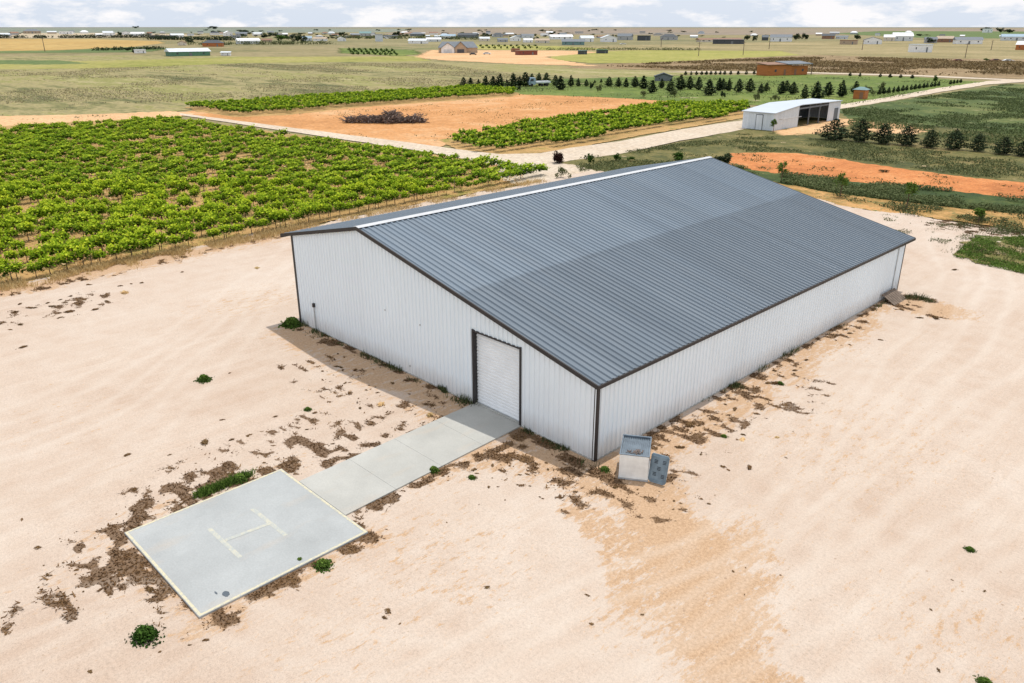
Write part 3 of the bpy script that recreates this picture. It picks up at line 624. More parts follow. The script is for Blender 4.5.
# roller door, set back in a dark frame
mb = MB(); nsl = 22; zs = np.linspace(.08, DH, nsl+1); vs = []; fs = []
for i in range(nsl):
    za, zb_ = zs[i], zs[i+1]; h = zb_-za
    for z, d in ((za,.02),(za+h*.18,-.03),(za+h*.70,-.03),(za+h*.97,.02)): vs += [(DX0+.06, .20+d, z), (DX1-.04, .20+d, z)]
for i in range(len(vs)//2-1): fs.append((2*i, 2*i+1, 2*i+3, 2*i+2))
mb.add(vs, fs); door = part('roller_door', mb, M['door'], barn)
mb = MB(); mb.box(DX0+.1, DX1-.1, .14, .175, .06, .14); part('bottom_bar', mb, M['galv'], door)
mb = MB(); mb.box(DX0-.035, DX0+.055, -.07, .26, .0, DH+.09); part('door_jamb', mb, M['trim'], barn)
mb = MB(); mb.box(DX1-.035, DX1+.05, -.07, .26, .0, DH+.09); part('door_jamb', mb, M['trim'], barn)
mb = MB(); mb.box(DX0+.057, DX1-.037, -.068, .26, DH-.02, DH+.06); part('door_header', mb, M['trim'], barn)
# conduit with small box on front wall, downpipe at the far end
cx = G(316,331)[0]; ch = 1.6
mb = MB(); mb.tube([(cx,-.12,0),(cx,-.12,ch)], .04, 8); co = part('conduit', mb, M['galv'], barn); mb = MB(); mb.box(cx-.07,cx+.07,-.2,-.06,ch-.02,ch+.22); part('junction_box', mb, M['trim'], co)
mb = MB(); mb.tube([(.07,BL-1.2,.05),(.07,BL-1.2,HE-.26)], .035, 8); part('downpipe', mb, M['galv'], barn)
for (px, py, z) in ((385,310,1.7),(410,366,.9),(420,325,1.9)):
    P_ = G(px, py); t = (-.05-CP[1])/(P_[1]-CP[1]); q = CP+(P_-CP)*t; mb = MB(); mb.box(q[0]-.025,q[0]+.025,-.07,-.036,q[2]-.05,q[2]+.05); part('outlet_box', mb, M['galv'], barn)

# ------------------------------------------------------------------ helipad and walkway
pad = thing('helipad_slab', 'grey concrete helipad slab with cream border and painted H', 'helipad')
px0, px1, py0, py1 = -8.96, -2.58, -16.63, -10.11
mb = MB(); mb.box(px0,px1,py0,py1,-.05,.08); part('slab', mb, M['pad'], pad, .012)
mb = MB(); bw = .115
for (a, b2, c, d) in ((px0+.02,px1-.02,py0+.02,py0+bw),(px0+.02,px1-.02,py1-bw,py1-.02),(px0+.02,px0+bw,py0+bw,py1-bw),(px1-bw,px1-.02,py0+bw,py1-bw)):
    mb.add([(a,c,.084),(b2,c,.084),(b2,d,.084),(a,d,.084)], [(0,1,2,3)])
part('border_line', mb, M['paint'], pad)
def strip(mb, p, q, w, z=.084):
    a = G(*p, .08); b2 = G(*q, .08); d = (b2-a)[:2]; d /= np.linalg.norm(d); n = np.array([-d[1], d[0]])*w/2
    mb.add([(a[0]+n[0],a[1]+n[1],z),(a[0]-n[0],a[1]-n[1],z),(b2[0]-n[0],b2[1]-n[1],z),(b2[0]+n[0],b2[1]+n[1],z)], [(0,1,2,3)])
mb = MB(); strip(mb, (209,528.5), (240.5,557.5), .17); strip(mb, (252,508.5), (286,535.5), .17); strip(mb, (225.5,540.3), (271,523), .17, .087)
part('letter_h', mb, M['paint_faded'], pad)
def flat_patch(name, px, py, rx, ry, m, z, parent, n=22):
    c = G(px, py, .08); vs = [(c[0]+rx*math.cos(t)*(1+.35*mnoise.noise(Vector((math.cos(t)*2,math.sin(t)*2,px)))), c[1]+ry*math.sin(t)*(1+.35*mnoise.noise(Vector((math.cos(t)*2,math.sin(t)*2,py)))), z) for t in [2*math.pi*k/n for k in range(n)]]
    mb = MB(); mb.add(vs, [tuple(range(n))]); part(name, mb, m, parent)
M['stain'] = plain('dark_oil_stain', (.10,.12,.14), .3, 8)
flat_patch('oil_stain', 226, 594, .16, .11, M['stain'], .088, pad); flat_patch('oil_stain', 216, 593, .10, .03, M['stain'], .088, pad)
walk = thing('concrete_walkway', 'pale concrete walkway from the helipad to the roller door', 'walkway')
ya, yb = -10.10, -.055; xa0, xa1, xb0, xb1 = -7.55, -4.12, -7.86, -4.50
ns = 4
for i in range(ns):
    t0 = i/ns; t1 = (i+1)/ns; e = .0025
    yA = ya+(yb-ya)*t0+(e if i else .005); yB = ya+(yb-ya)*t1-e
    f = lambda t, u, v: u+(v-u)*t
    mb = MB(); mb.prism([(f(t0,xa0,xb0),yA,-.05),(f(t0,xa1,xb1),yA,-.05),(f(t1,xa1,xb1),yB,-.05),(f(t1,xa0,xb0),yB,-.05)], (0,0,.122)); part('slab', mb, M['path'], walk, .008)
# dirt swept over the pad's upper corner
# ------------------------------------------------------------------ cooler cabinet and loose panel
A = G(618.3,478.8); B = G(647.3,482.2); w = np.linalg.norm(B-A); ang = math.atan2(B[1]-A[1], B[0]-A[0])
ht = height_for(A, 454.5)
M['whitebox'] = plain('chalky_white_enamel', (.82,.83,.80), .12, 2.5, .6); M['bluegrey'] = plain('blue_grey_plastic', (.20,.27,.32), .25, 3, .5); M['slatgrey'] = plain('zinc_slats', (.17,.21,.25), .25, 3, .45, .2)
cool = thing('air_cooler', 'square evaporative air cooler cabinet with white side and slatted top', 'air cooler', (A[0],A[1],.01), ang)
dp = w*1.38
mb = MB(); mb.box(0,w,0,.04,.06,ht); cab = part('side_panel', mb, M['whitebox'], cool, .02)
mb = MB(); mb.box(.03,w-.03,-.012,-.002,.1,.13); mb.box(.03,w-.03,-.012,-.002,ht-.12,ht-.09); part('pressed_rib', mb, M['whitebox'], cab)
mb = MB(); mb.box(0,.035,.042,dp,.06,ht); mb.box(w-.035,w,.042,dp,.06,ht); mb.box(.036,w-.036,dp-.035,dp,.06,ht); part('cabinet_body', mb, M['slatgrey'], cool, .01)
mb = MB(); mb.box(-.02,w+.02,-.02,dp+.02,0,.06); part('base_tray', mb, M['galv'], cool, .01)
mb = MB(); mb.box(-.015,w+.015,-.015,.045,ht,ht+.035); mb.box(-.015,w+.015,dp-.06,dp+.015,ht,ht+.07); mb.box(-.015,.04,.046,dp-.061,ht,ht+.035); mb.box(w-.04,w+.015,.046,dp-.061,ht,ht+.035); part('top_rim', mb, M['slatgrey'], cool, .008)
mb = MB(); mb.box(.037,w-.037,.046,dp-.04,ht-.10,ht-.07); part('top_panel', mb, M['slatgrey'], cool)
for k in range(14):
    x = .06+(w-.12)*(k+.5)/14; mb = MB(); mb.box(x-.028,x+.012,.05,dp-.065,ht-.065,ht-.02); part('slat', mb, M['slatgrey'], cool)
mb = MB()
for k in range(26):
    x = w*.55+random.gauss(0,.16); y = .32+random.gauss(0,.07); a2 = random.uniform(0,3.1); mb.bar((x,y,ht-.01), (x+.14*math.cos(a2), y+.14*math.sin(a2), ht+random.uniform(0,.06)), .03, .02)
o = link('leaf_litter', mb.mesh('leaf_litter'), None, M['stick']); o.location = cool.location; o.rotation_euler = cool.rotation_euler; tag(o, 'small heap of brown debris lying on the cooler top', 'debris')
C0 = G(647.8,481); C1 = G(665.5,486.3); w2 = np.linalg.norm(C1-C0); an2 = math.atan2(C1[1]-C0[1], C1[0]-C0[0])
L2 = height_for(C0, 455.5)*1.03
pan = thing('cooler_panel', 'loose blue-grey slotted panel propped against the side of the air cooler', 'panel', (C0[0],C0[1],.02), an2); pan.rotation_euler = (R(77),0,an2)
outl = [(.12,0),(w2-.12,0),(w2-.03,.05),(w2,.15),(w2,L2-.08),(w2-.06,L2),(.06,L2),(0,L2-.08),(0,.15),(.03,.05)]
mb = MB(); mb.prism([(x,y,0) for x, y in outl], (0,0,.05)); pp = part('panel_body', mb, M['bluegrey'], pan, .012)
mb = MB(); mb.box(.06,w2-.06,.10,.13,.05,.075); mb.box(.06,w2-.06,L2-.12,L2-.09,.05,.075); mb.box(.05,.08,.14,L2-.13,.05,.075); mb.box(w2-.08,w2-.05,.14,L2-.13,.05,.075); part('raised_rim', mb, M['bluegrey'], pan)
M['slot'] = plain('dark_slot', (.04,.05,.06), .2, 4)
for (u, v_) in ((.22,.25),(.68,.22),(.22,.68),(.68,.7),(.42,.46)):
    mb = MB()
    for k in range(3): mb.box(w2*u, w2*u+.15, L2*v_+k*.06, L2*v_+k*.06+.03, .051, .056)
    part('vent_slots', mb, M['slot'], pan)

# leaning pallet at far end of wall
Pa = G(879,300.5); Pb = G(900,294); 
pal = thing('wooden_pallet', 'weathered brown wooden pallet leaning at the far end of the wall', 'pallet', (.9, (Pa[1]+Pb[1])/2-.6, .02), 0)
pal.rotation_euler = (0, R(31), R(0))
for k in range(7):
    y = -1.0+k*.31; mb = MB(); mb.box(-.9,.35,y,y+.27,.09,.115); part('slat', mb, M['post'], pal)
for x in (-.88,-.3,.27):
    mb = MB(); mb.box(x,x+.08,-1.0,1.13,.0,.088); part('stringer', mb, M['post'], pal)

# ------------------------------------------------------------------ grapevines
vine_poly = ground_poly([(-60,305),(0,289),(100,267),(210,245),(300,229),(420,204),(530,180),(545,175),(500,168),(414,156.5),(338,146.5),(261,135),(190,124.5),(165,121.5),(0,131),(-60,134)])
d = G(545,172)[:2]-G(0,281)[:2]; d /= np.linalg.norm(d); nrm = np.array([-d[1], d[0]])
base = G(0,286)[:2]
def vine_leaves(n, leaf):
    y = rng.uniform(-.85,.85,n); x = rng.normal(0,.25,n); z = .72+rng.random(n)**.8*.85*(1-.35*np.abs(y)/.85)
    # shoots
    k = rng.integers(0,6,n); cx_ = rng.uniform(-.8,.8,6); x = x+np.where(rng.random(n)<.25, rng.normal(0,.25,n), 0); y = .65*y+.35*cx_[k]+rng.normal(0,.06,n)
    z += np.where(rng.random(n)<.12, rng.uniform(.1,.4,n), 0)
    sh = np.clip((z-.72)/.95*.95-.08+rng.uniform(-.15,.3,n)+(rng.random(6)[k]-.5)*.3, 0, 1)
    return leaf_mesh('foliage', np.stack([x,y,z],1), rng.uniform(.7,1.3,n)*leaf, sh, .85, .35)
near_meshes = []
for i in range(7):
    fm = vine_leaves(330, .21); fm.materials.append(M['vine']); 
    mb = MB(); mb.tube([(0,0,0),(random.uniform(-.04,.04),random.uniform(-.05,.05),.45),(0,0,.85)], [.045,.035,.03], 5); mb.tube([(0,0,.82),(.02,.4,.95),(0,.75,1.0)], [.025,.02,.012], 4); mb.tube([(0,0,.82),(-.02,-.4,.95),(0,-.75,1.0)], [.025,.02,.012], 4)
    tm = mb.mesh('trunk'); tm.materials.append(M['bark'])
    near_meshes.append((fm, tm))
spots = []
for r_ in range(60):
    for k in range(-36, 140):
        p = base+nrm*(r_*2.5+.2)+d*(k*1.22+random.uniform(-.12,.12))
        if not inpoly(np.array([p[0]]), np.array([p[1]]), vine_poly)[0]: continue
        q = PR((p[0],p[1],1.0))
        if q[0] < -45: continue
        gap = fbm(np.array([p[0]]), np.array([p[1]]), 9, 40)[0]
        if random.random() < (.04 if gap < .54 or r_ < 3 else .36): continue
        spots.append((q[2], p))
spots.sort(key=lambda t: t[0])
inview = [s for s in spots if -5 < PR((s[1][0], s[1][1], 1.0))[0] < 1024]
near = inview[:300]; nearset = {id(s) for s in near}
rows_a = math.atan2(d[1], d[0])-math.pi/2
src = {}
for i, s in enumerate(near):
    p = s[1]; j = random.randrange(7)
    e = bpy.data.objects.new('grapevine', None); COL.objects.link(e); e.empty_display_size = .2
    e.location = (p[0], p[1], 0); sc = random.uniform(.72,1.15); e.scale = (sc, sc, sc*random.uniform(.92,1.1)); e.rotation_euler = (0,0,rows_a+random.choice((0,math.pi))+random.uniform(-.1,.1))
    tag(e, 'bushy green grapevine in the nearer rows of the large vineyard', 'grapevine', 'grapevines in the near vineyard rows')
    for nm, dm in (('foliage', near_meshes[j][0]), ('trunk', near_meshes[j][1])):
        o = bpy.data.objects.new(nm, dm); COL.objects.link(o); o.parent = e
lod = [arr(vine_leaves(110, .33)) for _ in range(6)]; lod_f = [arr(vine_leaves(48, .46)) for _ in range(6)]
items = [(lod[random.randrange(6)], (s[1][0], s[1][1], 0), rows_a+random.uniform(-.1,.1), random.uniform(.7,1.15)) for s in spots if id(s) not in nearset]
# trunks of the far ones as thin upright slivers
def strip_spots(pix, dir_pix, spacing, vs, items, gapf=.06):
    poly = ground_poly(pix); a = G(*dir_pix[0])[:2]; b2 = G(*dir_pix[1])[:2]; dd = (b2-a)/np.linalg.norm(b2-a); nn = np.array([-dd[1], dd[0]]); an = math.atan2(dd[1], dd[0])-math.pi/2
    P_ = np.array(poly); s_ = (P_-a)@dd; t_ = (P_-a)@nn; u = t_.min()+.3
    while u < t_.max():
        v_ = s_.min()
        while v_ < s_.max():
            p = a+dd*(v_+random.uniform(-.2,.2))+nn*(u+random.uniform(-.1,.1)); v_ += vs
            if inpoly(np.array([p[0]]), np.array([p[1]]), poly)[0] and random.random() > gapf: items.append((lod_f[random.randrange(6)], (p[0], p[1], 0), an, random.uniform(.9,1.25)))
        u += spacing
strip_spots([(188,108),(274,101.5),(363,95.5),(419,92),(480,88.5),(515,92),(513,96),(419,101.5),(363,105.5),(287,113.5),(236,115.5),(204,111)], ((236,115),(419,102)), 2.6, 1.5, items)
strip_spots([(446,141),(505,130),(575,119),(669,105.5),(745,105.5),(748,115),(720,120),(653,130),(567,145),(500,154),(470,150)], ((500,154),(743,115)), 2.6, 1.5, items)
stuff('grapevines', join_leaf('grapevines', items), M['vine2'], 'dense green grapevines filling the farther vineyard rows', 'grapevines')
print('vines', len(spots), len(near), len(items))
# end posts with the near row
for k in range(0, 24):
    p = base+nrm*.2+d*(k*5.7+.9)
    if PR((p[0],p[1],0))[0] > 545 or PR((p[0],p[1],0))[0] < -20: continue
    mb = MB(); mb.tube([(0,0,0),(0,0,1.5)], .035, 6); o = link('trellis_post', mb.mesh('trellis_post'), None, M['post']); o.location = (p[0],p[1],0)
    tag(o, 'thin weathered trellis post in the nearest vine row', 'post', 'trellis posts in the nearest vine row')

# ------------------------------------------------------------------ trees
def conifer_mesh(n, wid, leaf, jag=.25):
    """unit height crown, base at z=.06"""
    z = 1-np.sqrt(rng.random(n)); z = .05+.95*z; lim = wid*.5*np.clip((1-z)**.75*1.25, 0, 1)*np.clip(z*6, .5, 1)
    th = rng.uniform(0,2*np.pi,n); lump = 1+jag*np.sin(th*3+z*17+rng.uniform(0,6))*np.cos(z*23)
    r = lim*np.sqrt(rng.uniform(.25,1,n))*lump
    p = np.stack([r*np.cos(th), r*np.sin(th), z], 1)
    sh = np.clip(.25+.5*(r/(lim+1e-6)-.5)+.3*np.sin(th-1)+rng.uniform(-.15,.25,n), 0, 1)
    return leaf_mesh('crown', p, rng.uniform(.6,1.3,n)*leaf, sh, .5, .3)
def trunk_mesh(h, r, m='bark'):
    mb = MB(); mb.tube([(0,0,-.02),(.01,0,h*.5),(0,0,h)], [r,r*.8,r*.3], 6); t = mb.mesh('trunk'); t.materials.append(M[m]); return t
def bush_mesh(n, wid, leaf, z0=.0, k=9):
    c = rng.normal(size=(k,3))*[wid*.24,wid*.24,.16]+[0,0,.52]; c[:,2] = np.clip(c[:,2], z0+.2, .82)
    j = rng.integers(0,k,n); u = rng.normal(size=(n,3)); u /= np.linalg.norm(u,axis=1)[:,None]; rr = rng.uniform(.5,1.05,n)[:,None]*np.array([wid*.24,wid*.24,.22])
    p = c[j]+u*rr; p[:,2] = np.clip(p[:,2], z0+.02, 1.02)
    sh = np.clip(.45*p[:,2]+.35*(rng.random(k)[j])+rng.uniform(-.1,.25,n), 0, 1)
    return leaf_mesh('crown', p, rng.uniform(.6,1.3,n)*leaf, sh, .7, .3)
crowns = {}
def variants(key, fn, mname, trunk):
    out = []
    for _ in range(4):
        c = fn(); c.materials.append(M[mname]); out.append(c)
    crowns[key] = (out, trunk)
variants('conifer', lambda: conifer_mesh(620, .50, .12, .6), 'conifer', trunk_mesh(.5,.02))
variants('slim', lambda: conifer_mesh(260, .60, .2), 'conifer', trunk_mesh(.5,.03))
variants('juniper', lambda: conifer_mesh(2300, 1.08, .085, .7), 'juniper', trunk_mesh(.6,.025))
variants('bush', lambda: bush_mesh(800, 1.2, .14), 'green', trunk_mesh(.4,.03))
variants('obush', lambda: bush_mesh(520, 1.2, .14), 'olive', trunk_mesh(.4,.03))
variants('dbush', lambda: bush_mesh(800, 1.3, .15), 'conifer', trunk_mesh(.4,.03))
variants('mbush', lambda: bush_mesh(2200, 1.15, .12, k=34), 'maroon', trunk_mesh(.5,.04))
def tree(key, px, ybase, ytop, label, cat='tree', group=None, wpx=None, name=None, z=0):
    c = G(px, ybase, z); h = height_for(c, ytop)
    outs, tr = crowns[key]
    e = thing(name or {'conifer':'evergreen_tree','slim':'evergreen_shrub','juniper':'juniper_tree'}.get(key, 'bush'), label, cat, (c[0],c[1],z), random.uniform(0,6.28), group)
    sxy = h*(1.28 if key == 'conifer' else 1.05)
    if wpx: sxy = wpx*scale_at(c)/{'conifer':.46,'slim':.5,'juniper':1.0,'bush':1.3,'obush':1.3,'dbush':1.35,'mbush':1.4}[key]
    sxy *= random.uniform(.95,1.05) if 'bush' in key else random.uniform(.85,1.2); e.scale = (sxy, sxy*random.uniform(.85,1.1), h); e.rotation_euler[0] = random.uniform(-.05,.05)
    for nm, dm in (('crown', random.choice(outs)), ('trunk', tr)):
        o = bpy.data.objects.new(nm, dm); COL.objects.link(o); o.parent = e
    return e
row = [((430+x/4.876), 60+yb/4.876, 60+yt/4.876) for x, yt, yb in [(163,80,140),(200,82,140),(237,90,138),(272,72,140),(308,75,135),(340,62,135),(376,92,130),(407,60,132),(437,75,128),(465,55,128),(495,62,122),(530,58,115),(568,57,118),(612,70,125),(637,72,145),(687,72,128),(722,85,128),(762,92,128),(803,95,112),(835,90,110),(873,78,128),(918,82,130),(955,85,132),(1000,75,132)]]
row += [((640+x/4.655), 20+yb/4.655, 20+yt/4.655) for x, yt, yb in [(15,255,320),(55,275,340),(100,270,318),(140,270,335),(187,250,325),(232,258,322),(272,260,325),(320,270,350),(367,265,330),(385,270,325),(412,270,330),(458,270,335),(512,268,335),(562,295,340),(588,288,330),(657,280,345),(680,278,330),(710,285,345)]]
row += [((720+x/5.689), 60+yb/5.689, 60+yt/5.689) for x, yt, yb in [(480,135,220),(548,118,225),(612,118,205),(690,108,210),(768,115,190)]]
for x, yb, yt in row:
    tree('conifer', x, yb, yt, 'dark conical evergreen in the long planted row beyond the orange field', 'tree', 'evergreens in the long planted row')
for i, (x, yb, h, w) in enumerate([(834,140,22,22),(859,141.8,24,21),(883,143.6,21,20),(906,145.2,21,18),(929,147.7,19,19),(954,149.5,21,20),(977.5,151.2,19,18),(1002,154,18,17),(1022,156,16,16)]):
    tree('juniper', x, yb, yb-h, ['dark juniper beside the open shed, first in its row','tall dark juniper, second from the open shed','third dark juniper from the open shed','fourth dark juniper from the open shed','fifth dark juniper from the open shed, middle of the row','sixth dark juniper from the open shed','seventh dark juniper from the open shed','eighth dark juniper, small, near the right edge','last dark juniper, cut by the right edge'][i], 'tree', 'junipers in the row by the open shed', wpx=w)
hx = [172,198,227,255,281,308,333,358,382,408,432,453,477,497,520,590,610,630,650]
for x in hx:
    yb = 438-(x-172)*.144 if x < 560 else 378-(x-590)*.15; hh_ = 40-(x-172)*.03
    tree('slim', 850+x/5.885, 20+yb/5.885, 20+(yb-hh_)/5.885, 'small dark evergreen shrub in the row beside the farm road', 'shrub', 'evergreen shrubs beside the farm road')
for x, yb in [(640+v_/4.655, 20+(256-i*.3)/4.655) for i, v_ in enumerate((212,238,263,287,309,330,352,373,394,422,457,495,531,569))]+[(850+v_/5.885, 20+y_/5.885) for v_, y_ in ((0,330),(58,333),(177,336),(235,338),(297,340),(365,343))]+[(516+v_*5.2, 72+v_*.1) for v_ in range(0)]:
    tree('slim', x, yb, yb-4.2, 'tiny dark evergreen along the far track', 'shrub', 'tiny evergreens along the far track', wpx=2.6)
for key, x, yb, yt, w, lab in [('dbush',557.7,163,151,14,'dark maroon round bush beside the road junction'),('obush',561,177.5,165,11,'dry brown-green bush behind the barn roof by the vineyard end'),
    ('bush',589,165,152,8,'upright green bush by the road behind the roof'),('bush',617,160.5,153,8,'small green bush between road and barn ridge'),('bush',630.5,161,156,7,'low green bush nearest the middle of the ridge'),
    ('bush',678,160,151.5,16,'wide bright green bush behind the ridge'),('dbush',724,163,152.5,17,'dark round bush at the tip of the orange strip'),
    ('dbush',519,91,85.5,4,'small dark bush in front of the evergreens near the flatbed truck'),('dbush',591,90,82,5,'dark round bush on the lawn in front of the evergreens'),('obush',598,92,84,6,'olive bush on the lawn beside a dark round one'),
    ('obush',643,97,90,8,'olive bush at the lawn edge left of the white shed'),('obush',674.5,96,89,10,'wide olive bush below the dark tent'),('dbush',722.5,98,91,5,'dark round bush on the lawn before the shed'),
    ('obush',755.5,101,92,7,'olive bush just behind the white shed roof'),('obush',775.5,101,93,6,'olive bush behind the middle of the shed roof'),('obush',867.6,95,84,10,'olive leafy tree right of the small orange hut'),
    ('obush',882,90,82,8,'loose olive tree at the start of the roadside shrubs'),('bush',935,82,75,6,'green bush behind the roadside shrubs'),
    ('dbush',882,172,169.5,7,'small dark bush on the orange strip'),('bush',986,61,58,6,'green shrub in the dry brush'),
    ('obush',981,220,213,10,'green shrub at the edge of the gravel right'),('dbush',298,42.5,33,9,'tall dark tree in the middle of the town'),('dbush',304,42.5,35,8,'second dark tree in the town, right of the tallest'),('bush',281,41,34,12,'wide green tree in the town left of the dark trees'),
    ('dbush',127,51,47,8,'dark bush by the end of the wheat field'),('dbush',134,53,49,4,'small bush by the flat white slab'),('dbush',136,28.6,26,5,'far tree on the horizon left'),('dbush',213,29,26,8,'far tree clump on the horizon above the town'),
    ('dbush',746,40.5,35,6,'dark tree right of the long dark building'),('dbush',796,40,33.5,8,'dark tree right of the white gabled shed'),('dbush',805,40,33,7,'darker round tree beside it, right of the white shed'),
    ('dbush',858,40,34.5,6,'round tree left of the white gabled house'),('dbush',930,43,37,9,'dark tree before the grey house'),('dbush',985,32.5,27,8,'far tree by the small white house on the horizon'),('dbush',1000,33,27.5,6,'far tree on the right horizon'),
    ('dbush',1008,33,29,10,'wide far tree on the right horizon'),('dbush',755,41,36,4,'small tree left of its twin by the white shed'),('dbush',190,43,38.5,8,'dark tree left of the orange-walled farmhouse'),('dbush',265,38,33,9,'dark tree cluster behind the white barns'),
    ('dbush',274,36.5,32,9,'dark tree cluster further right of the barns'),('dbush',397,36.5,31,8,'dark tree behind the tall grey building'),('dbush',340,36,32,8,'dark tree behind the white tent roof'),('dbush',245,35,30,9,'dark tree above the long white barn'),('dbush',120,37,31.5,4,'dark tree between white houses far left')]:
    tree('mbush' if x == 557.7 else key, x, yb, yt, lab, 'bush' if yb > 60 else 'tree', None, w)
# orchard bushes
for j in range(3):
    for i in range(9):
        x = 349+i*5.4+j*2; yb = 50.5+j*2+i*.12
        tree('bush', x, yb, yb-3.2, 'small round orchard tree left of the grey house', 'tree', 'small orchard trees in the planted plot', 3.5, 'orchard_tree')
for j in range(2):
    for i in range(10):
        x = 481+i*6+j*2+(38 if i > 5 else 0)*0; yb = 46.8+j*1.9
        tree('bush', x, yb, yb-2.8, 'small orchard tree right of the grey house', 'tree', 'orchard trees on the yellow plot', 2.8, 'orchard_tree')
# saplings with open crowns
def sapling(px, yb, yt, label, w=.42):
    c = G(px, yb); h = height_for(c, yt); e = thing('young_tree', label, 'tree', (c[0],c[1],0))
    mb = MB(); mb.tube([(0,0,0),(.03,.02,h*.45),(0,.05,h*.93)], [.06,.045,.012], 6); tips = []
    for k in range(13):
        z0 = h*random.uniform(.38,.8); a2 = random.uniform(0,6.28); L = h*w*random.uniform(.35,.6)*(1.25-z0/h); q = (L*math.cos(a2), L*math.sin(a2), z0+L*.8)
        mb.tube([(.02,.02,z0),(q[0]*.5,q[1]*.5,z0+L*.5),q], [.025,.018,.008], 4); tips += [(q, L)]
    part('trunk', mb, M['bark'], e)
    pts = np.concatenate([np.array(q)+rng.normal(size=(48,3))*L*.34 for q, L in tips]); sh = np.clip((pts[:,2]/h)*.6+rng.uniform(-.1,.4,len(pts)), 0, 1)
    lm = leaf_mesh('crown', pts, rng.uniform(.12,.24,len(pts)), sh, .6, .3); lm.materials.append(M['weedg']); o = bpy.data.objects.new('crown', lm); COL.objects.link(o); o.parent = e
sapling(840,197,171,'young open-crowned tree behind the barn\'s far roof edge'); sapling(906,209,178,'young open-crowned tree on the dark weed strip, right one'); sapling(781,182,160,'young tree just beyond the barn roof, leftmost of three')
sapling(773,133,118,'thin sapling in front of the open shed'); sapling(978,222,208,'small leafy sapling where gravel meets the tan strip', .6)

# scattered tufts on the mid ground: one mass
def scatter_tufts(name, pix, n, h, wd, mname, label, thr, s_, cat='grass', seed=3):
    poly = ground_poly(pix); P_ = np.array(poly); lo = P_.min(0); hi = P_.max(0); q = lo+(hi-lo)*rng.random((n,2)); q = q[inpoly(q[:,0], q[:,1], poly)]; f = fbm(q[:,0], q[:,1], s_, seed); kk = rng.random(len(q)) < np.clip((f-thr+.05)/.14, 0, 1)**1.5; q = q[kk]; f = f[kk]
    stuff(name, leaf_mesh(name, np.column_stack([q, rng.uniform(.02,h,len(q))]), rng.uniform(.5,1.4,len(q))*wd, np.clip(rng.random(len(q))*.8+(f-thr), 0, 1), .6, .8 if mname in ('meadow','pasture') else .3), M[mname], label, cat)
scatter_tufts('weed_cover', [(728,165),(760,171),(848,181),(935,189),(1040,200),(1040,216),(965,209),(898,201.5),(821,191),(760,179)], 60000, .40, .22, 'pasture', 'low dark green weeds covering the strip below the orange soil', .45, 4, 'weeds')
scatter_tufts('rough_grass', [(571,160),(728,136),(742,134),(850,142),(1040,162),(1040,182),(965,176),(881,164),(797,152),(733,152),(640,170),(580,172)], 80000, .22, .22, 'olive', 'rough olive grass between road and orange strip', .5, 6)
scatter_tufts('pasture_grass', [(842,110),(915,98.5),(1003,85),(1040,84),(1040,150),(960,140),(850,128)], 110000, .25, .36, 'pasture', 'green pasture growth right of the farm road', .49, 9)
scatter_tufts('scrub_growth', [(600,66),(740,60),(830,57),(1040,63),(1040,78),(900,74),(700,70)], 90000, .8, .8, 'scrub', 'dry scrub growing beyond the far track', .46, 26)
scatter_tufts('strip_weeds', [(735,154),(797,154),(881,167),(965,178),(1040,184),(1040,200),(935,189),(848,182),(760,172)], 9000, .15, .2, 'olive', 'sparse weeds dotted over the orange soil strip', .60, 3, 'weeds')
scatter_tufts('tan_strip_weeds', [(740,176),(821,192),(898,203),(965,210),(1040,216),(1040,238),(960,224),(898,214),(841,206),(787,190)], 30000, .25, .18, 'olive', 'patchy weeds between the dark strip and the gravel', .52, 3, 'weeds')
scatter_tufts('patch_weeds', [(953,257),(965,245),(985,234),(1030,236),(1030,276),(985,266)], 26000, .2, .12, 'weedg', 'green weeds on the gravel at the right edge', .46, 2.2, 'weeds')
scatter_tufts('gravel_weeds', [(880,214),(1030,232),(1030,250),(960,250),(915,240),(890,228)], 14000, .12, .12, 'olive', 'sparse weeds where gravel meets the tan strip', .58, 1.6, 'weeds')
scatter_tufts('orange_field_weeds', [(236,118),(363,109),(470,100),(599,99),(660,103),(575,118),(505,131),(455,141),(400,142),(312,130)], 7000, .15, .24, 'olive', 'sparse weeds over the orange field', .60, 9, 'weeds')
scatter_tufts('meadow_growth', [(0,121),(110,117),(200,106),(300,97),(420,88),(480,83),(560,80),(430,63),(240,64),(0,71)], 90000, .08, .5, 'meadow', 'low olive growth mottling the big meadow', .46, 22)
scatter_tufts('lawn_growth', [(430,92),(600,98),(740,103),(845,106),(905,96),(980,83),(918,78),(700,77),(560,81)], 30000, .2, .4, 'pasture', 'darker growth mottling the lawn around the evergreens', .5, 12)
scatter_tufts('vineyard_weeds', [(0,284),(100,263),(210,241),(300,225),(420,201),(530,179),(500,165),(414,153),(261,132),(165,120),(0,129)], 42000, .3, .28, 'straw', 'dry grass between the vine rows', .48, 3)

